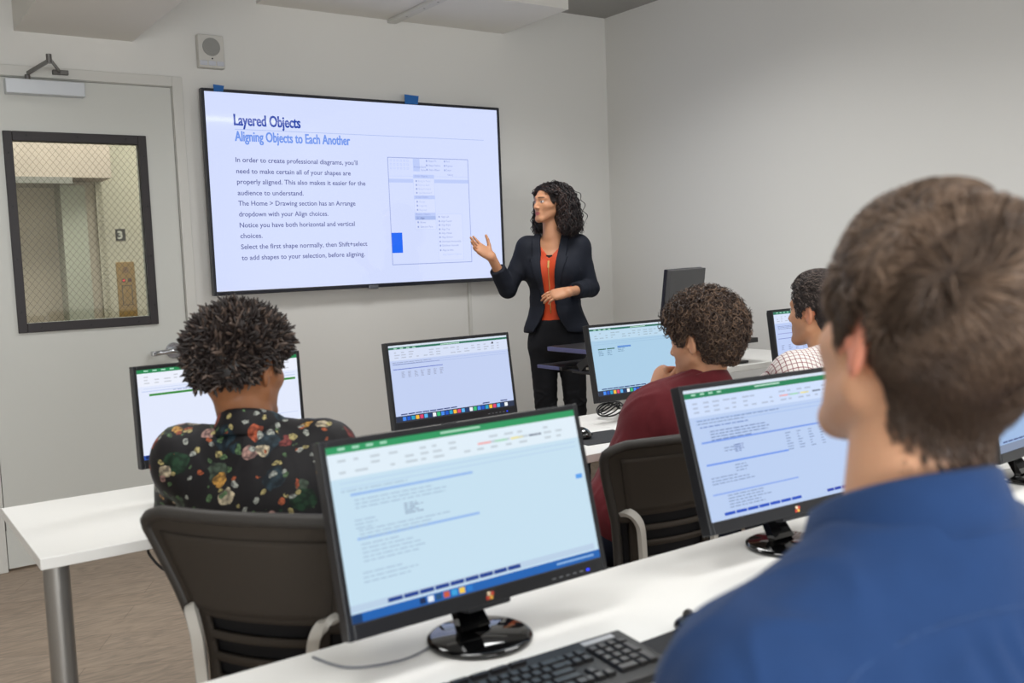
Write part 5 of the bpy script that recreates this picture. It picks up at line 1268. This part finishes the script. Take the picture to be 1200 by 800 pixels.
# dark camisole edge and zip
def front(x, z, off=0.0):
    o = W0 + rt * x + Zv * z; lo2, hi2 = 0.0, 0.3
    for _ in range(24):
        m = (lo2 + hi2) / 2
        if F0(( o + fw * m)[None])[0] < 0: lo2 = m
        else: hi2 = m
    return o + fw * (lo2 + off)
F0 = Field(); torso_ops(F0, J, 0.007, 1.0, True)
b = MB().tube([front(0.0, z, 0.0015) for z in np.linspace(1.10, 1.385, 16)], 0.0028, n=6)
b.v = [tuple(A3(v) - A3(base)) for v in b.v]; b.build('zip', GOLD, topm)
b = MB().ribbon([front(0.0, z, 0.005) for z in (1.345, 1.362, 1.38)], rt, 0.010, 0.004); b.v = [tuple(A3(v) - A3(base)) for v in b.v]; b.build('zip_pull', GOLD, topm)
b = MB().ribbon([front(x, 1.402 - 0.004 * math.cos(x * 40), -0.004) for x in np.linspace(-0.018, 0.018, 7)], Zv, 0.026, 0.004); b.v = [tuple(A3(v) - A3(base)) for v in b.v]; b.build('camisole_edge', BLKP, topm)
# trousers
F = Field(); F.u(f_ell(J['pelvis'], A3((0.155, 0.112, 0.13)) + 0.006, J['Rt']), 0.02); leg_ops(F, J, 0.006, 1.0, female=True)
F.u(f_ell(wp(0.005, 1.04), (0.125, 0.095, 0.07), J['Rt']), 0.04); F.inter(lambda P: P[:, 2] - 1.085, 0.004)
fo = folds(30, 0.005, 17, (0.7, 0.7, 1.6)); kneeamp = lambda z: np.interp(z, [0.1, 0.5, 0.62, 0.72, 0.9, 1.0], [1.4, 1.6, 1.8, 0.6, 0.35, 0.3])
V_, Q = nets(lambda P: F(P) - fo(P) * kneeamp(P[:, 2]), W0 + A3((-0.4, -0.4, 0.06)), W0 + A3((0.4, 0.4, 1.12)), 0.006); np_mesh('trousers', V_, Q, TROUS, me, base)
shoes(me, base, J, 0.007)
# blazer
J2 = dict(J)
J2['wrR'] = J['elR'] + (J['wrR'] - J['elR']) * 0.62; J2['wrL'] = J['elL'] + (J['wrL'] - J['elL']) * 0.66
for k in 'RL': J2['wr' + k] = J['el' + k] + unit(J['wr' + k] - J['el' + k]) * 0.02
FJ = Field(); torso_ops(FJ, J2, 0.013, 1.0, True)
for k, e in (('R', 0.62), ('L', 0.66)): J2['wr' + k] = J['el' + k] + (J['wr' + k] - J['el' + k]) * e
FJ.u(f_ecap(wp(0.003, 1.14), wp(0.003, 1.02), 0.128, 0.176, J['R'], 0.74), 0.05)
for k, e in (('R', 0.62), ('L', 0.66)):
    a_, c_ = J['el' + k], J['wr' + k]; d_ = unit(c_ - a_); FJ.u((lambda g_, e_, d_: (lambda P: np.maximum(g_(P), (P - e_) @ d_)))(f_cap(a_, J2['wr' + k] + d_ * 0.03, 0.049, 0.043), J2['wr' + k], d_), 0.008)
hem = lambda P: (1.005 + 0.01 * np.cos(wl(P)[0] * 20)) - P[:, 2]
FJ.inter(hem, 0.004)
ZW = [0.98, 1.02, 1.05, 1.09, 1.13, 1.20, 1.30, 1.40, 1.48, 1.56]; WW = [0.105, 0.085, 0.064, 0.044, 0.033, 0.031, 0.038, 0.048, 0.056, 0.062]
def opening(P):
    x, y, z = wl(P); x = x + 0.0; return np.maximum((np.abs(x) - np.interp(z, ZW, WW)) * 0.9, -(y - 0.0))
def neckhole(P):
    c_ = J['neck'] + Zv * 0.0 + fw * 0.012; q = P - c_; r2 = np.linalg.norm(q - np.outer(q @ Zv, Zv), axis=1); return np.maximum(r2 - 0.062, -(q[:, 2] + 0.05))
FJ0 = Field(FJ.ops)
FJ.sub(opening, 0.004); FJ.sub(neckhole, 0.006)
fj = folds(26, 0.0032, 23, (1, 1, 0.7))
# keep the jacket hollow where the body passes so that it reads as a garment
V_, Q = nets(lambda P: FJ(P) - fj(P), W0 + A3((-0.55, -0.55, 0.95)), W0 + A3((0.55, 0.55, 1.62)), 0.005); jk = np_mesh('blazer', V_, Q, NAVYC, me, base)
for sx in (-1, 1):
    def lap(P, sx=sx):
        x, y, z = wl(P); xs = x * sx; w0 = np.interp(z, ZW, WW); wd_ = np.interp(z, [1.14, 1.22, 1.34, 1.40, 1.405, 1.50, 1.54], [0.0, 0.022, 0.046, 0.056, 0.044, 0.036, 0.03])
        band = np.maximum(w0 - xs - 0.002, xs - w0 - wd_); return np.maximum(np.maximum(FJ0(P) - 0.010, -(FJ0(P) + 0.004)), np.maximum(band * 0.8, np.maximum(-(y - 0.02), np.maximum(1.15 - z, z - 1.53))))
    V_, Q = nets(lap, W0 + A3((-0.35, -0.35, 1.1)), W0 + A3((0.35, 0.35, 1.6)), 0.004); np_mesh('lapel', V_, Q, NAVYC, jk, base)
# curly hair
def wh(P):
    q = (P - A3(hc)) @ hR / WS
    d = hf(P) - (0.003 + 0.020 * ease(-q[:, 1], -0.02, 0.08) * ease(-q[:, 2], -0.09, 0.0)); m = (hairline(q[:, 1]) + 0.004 - q[:, 2]) * WS
    capd = np.maximum(d, m)
    mass = f_ell((0, -0.055, -0.045), (0.098, 0.068, 0.12))(q) * WS
    for x in (-1, 1): mass = smin(mass, f_cap((x * 0.078, -0.028, 0.0), (x * 0.110, -0.035, -0.135), 0.032, 0.046)(q) * WS, 0.03)
    face = f_ell((0, 0.06, -0.03), (0.066, 0.075, 0.11))(q) * WS
    return np.maximum(smin(capd, mass, 0.015), -face)
V_, Q = nets(wh, A3(hc) - 0.3, A3(hc) + 0.25, 0.006); np_mesh('hair_undercoat', V_, Q, HAIR, me, base, np.tile(A3(rgb(24, 20, 21)[:3]), (len(V_), 1)))
p, n = scalp_points(hf, hc, hR, WS, 1700, 51, hl=0.006)
r_ = np.random.default_rng(12); N_ = len(p); S_ = 44
pos = p + n * 0.003; pts_ = [pos.copy()]; side_ = np.sign(p[:, 0] + 0.006)
vel = n * 0.6 + np.stack([side_ * 0.75, -0.55 * np.ones(N_), -0.05 * np.ones(N_)], 1) + r_.normal(size=n.shape) * 0.12
tot = (0.14 + 0.15 * ease(p[:, 2], -0.05, 0.10) + 0.05 * r_.random(N_)); st = tot / S_
upl = hR.T @ A3((0, 0, -1))
for i in range(S_ - 1):
    vel = vel * 0.89 + upl[None] * 0.13 + r_.normal(size=n.shape) * 0.05
    vel /= np.maximum(np.linalg.norm(vel, axis=1, keepdims=True), 1e-6)
    pos = pos + vel * st[:, None]
    # stay outside the head and off the face
    e_ = pos - A3((0, -0.01, 0.0)); k_ = np.linalg.norm(e_ / A3((0.090, 0.108, 0.122)), axis=1); m_ = k_ < 1
    pos[m_] = A3((0, -0.01, 0.0)) + e_[m_] / np.maximum(k_[m_], 0.3)[:, None]
    fm = (pos[:, 1] > 0.005) & (pos[:, 2] < 0.06) & (np.abs(pos[:, 0]) < 0.115); pos[fm, 1] -= 0.35 * (pos[fm, 1] - 0.005)
    pts_.append(pos.copy())
P_ = np.stack(pts_, 1); t = np.linspace(0, 1, S_)
tan = np.gradient(P_, axis=1); tan /= np.linalg.norm(tan, axis=2, keepdims=True)
a = np.cross(tan, r_.normal(size=(N_, 1, 3))); a /= np.linalg.norm(a, axis=2, keepdims=True); b_ = np.cross(tan, a)
cr_ = (0.004 + 0.007 * r_.random(N_))[:, None] * np.interp(t, [0, 0.08, 0.3, 1], [0.1, 0.5, 1, 1.3])[None]
ph = r_.uniform(0, 6.28, N_)[:, None] + (22 + 16 * r_.random(N_))[:, None] * t[None] * r_.choice([-1, 1], N_)[:, None]
P_ = P_ + a * (cr_ * np.cos(ph))[:, :, None] + b_ * (cr_ * np.sin(ph))[:, :, None]
rd = (0.0022 + 0.0012 * r_.random(N_))[:, None] * np.interp(t, [0, 0.2, 0.85, 1], [0.8, 1, 0.9, 0.15])[None]
cb = np.where(r_.random(N_)[:, None] < 0.2, A3(rgb(70, 54, 50)[:3]), A3(rgb(32, 26, 27)[:3])) * (0.7 + 0.6 * r_.random(N_))[:, None]
strands('hair', A3(hc) + P_ @ hR.T * WS, rd, 4, HAIR, me, base, np.repeat(cb[:, None], S_, 1))
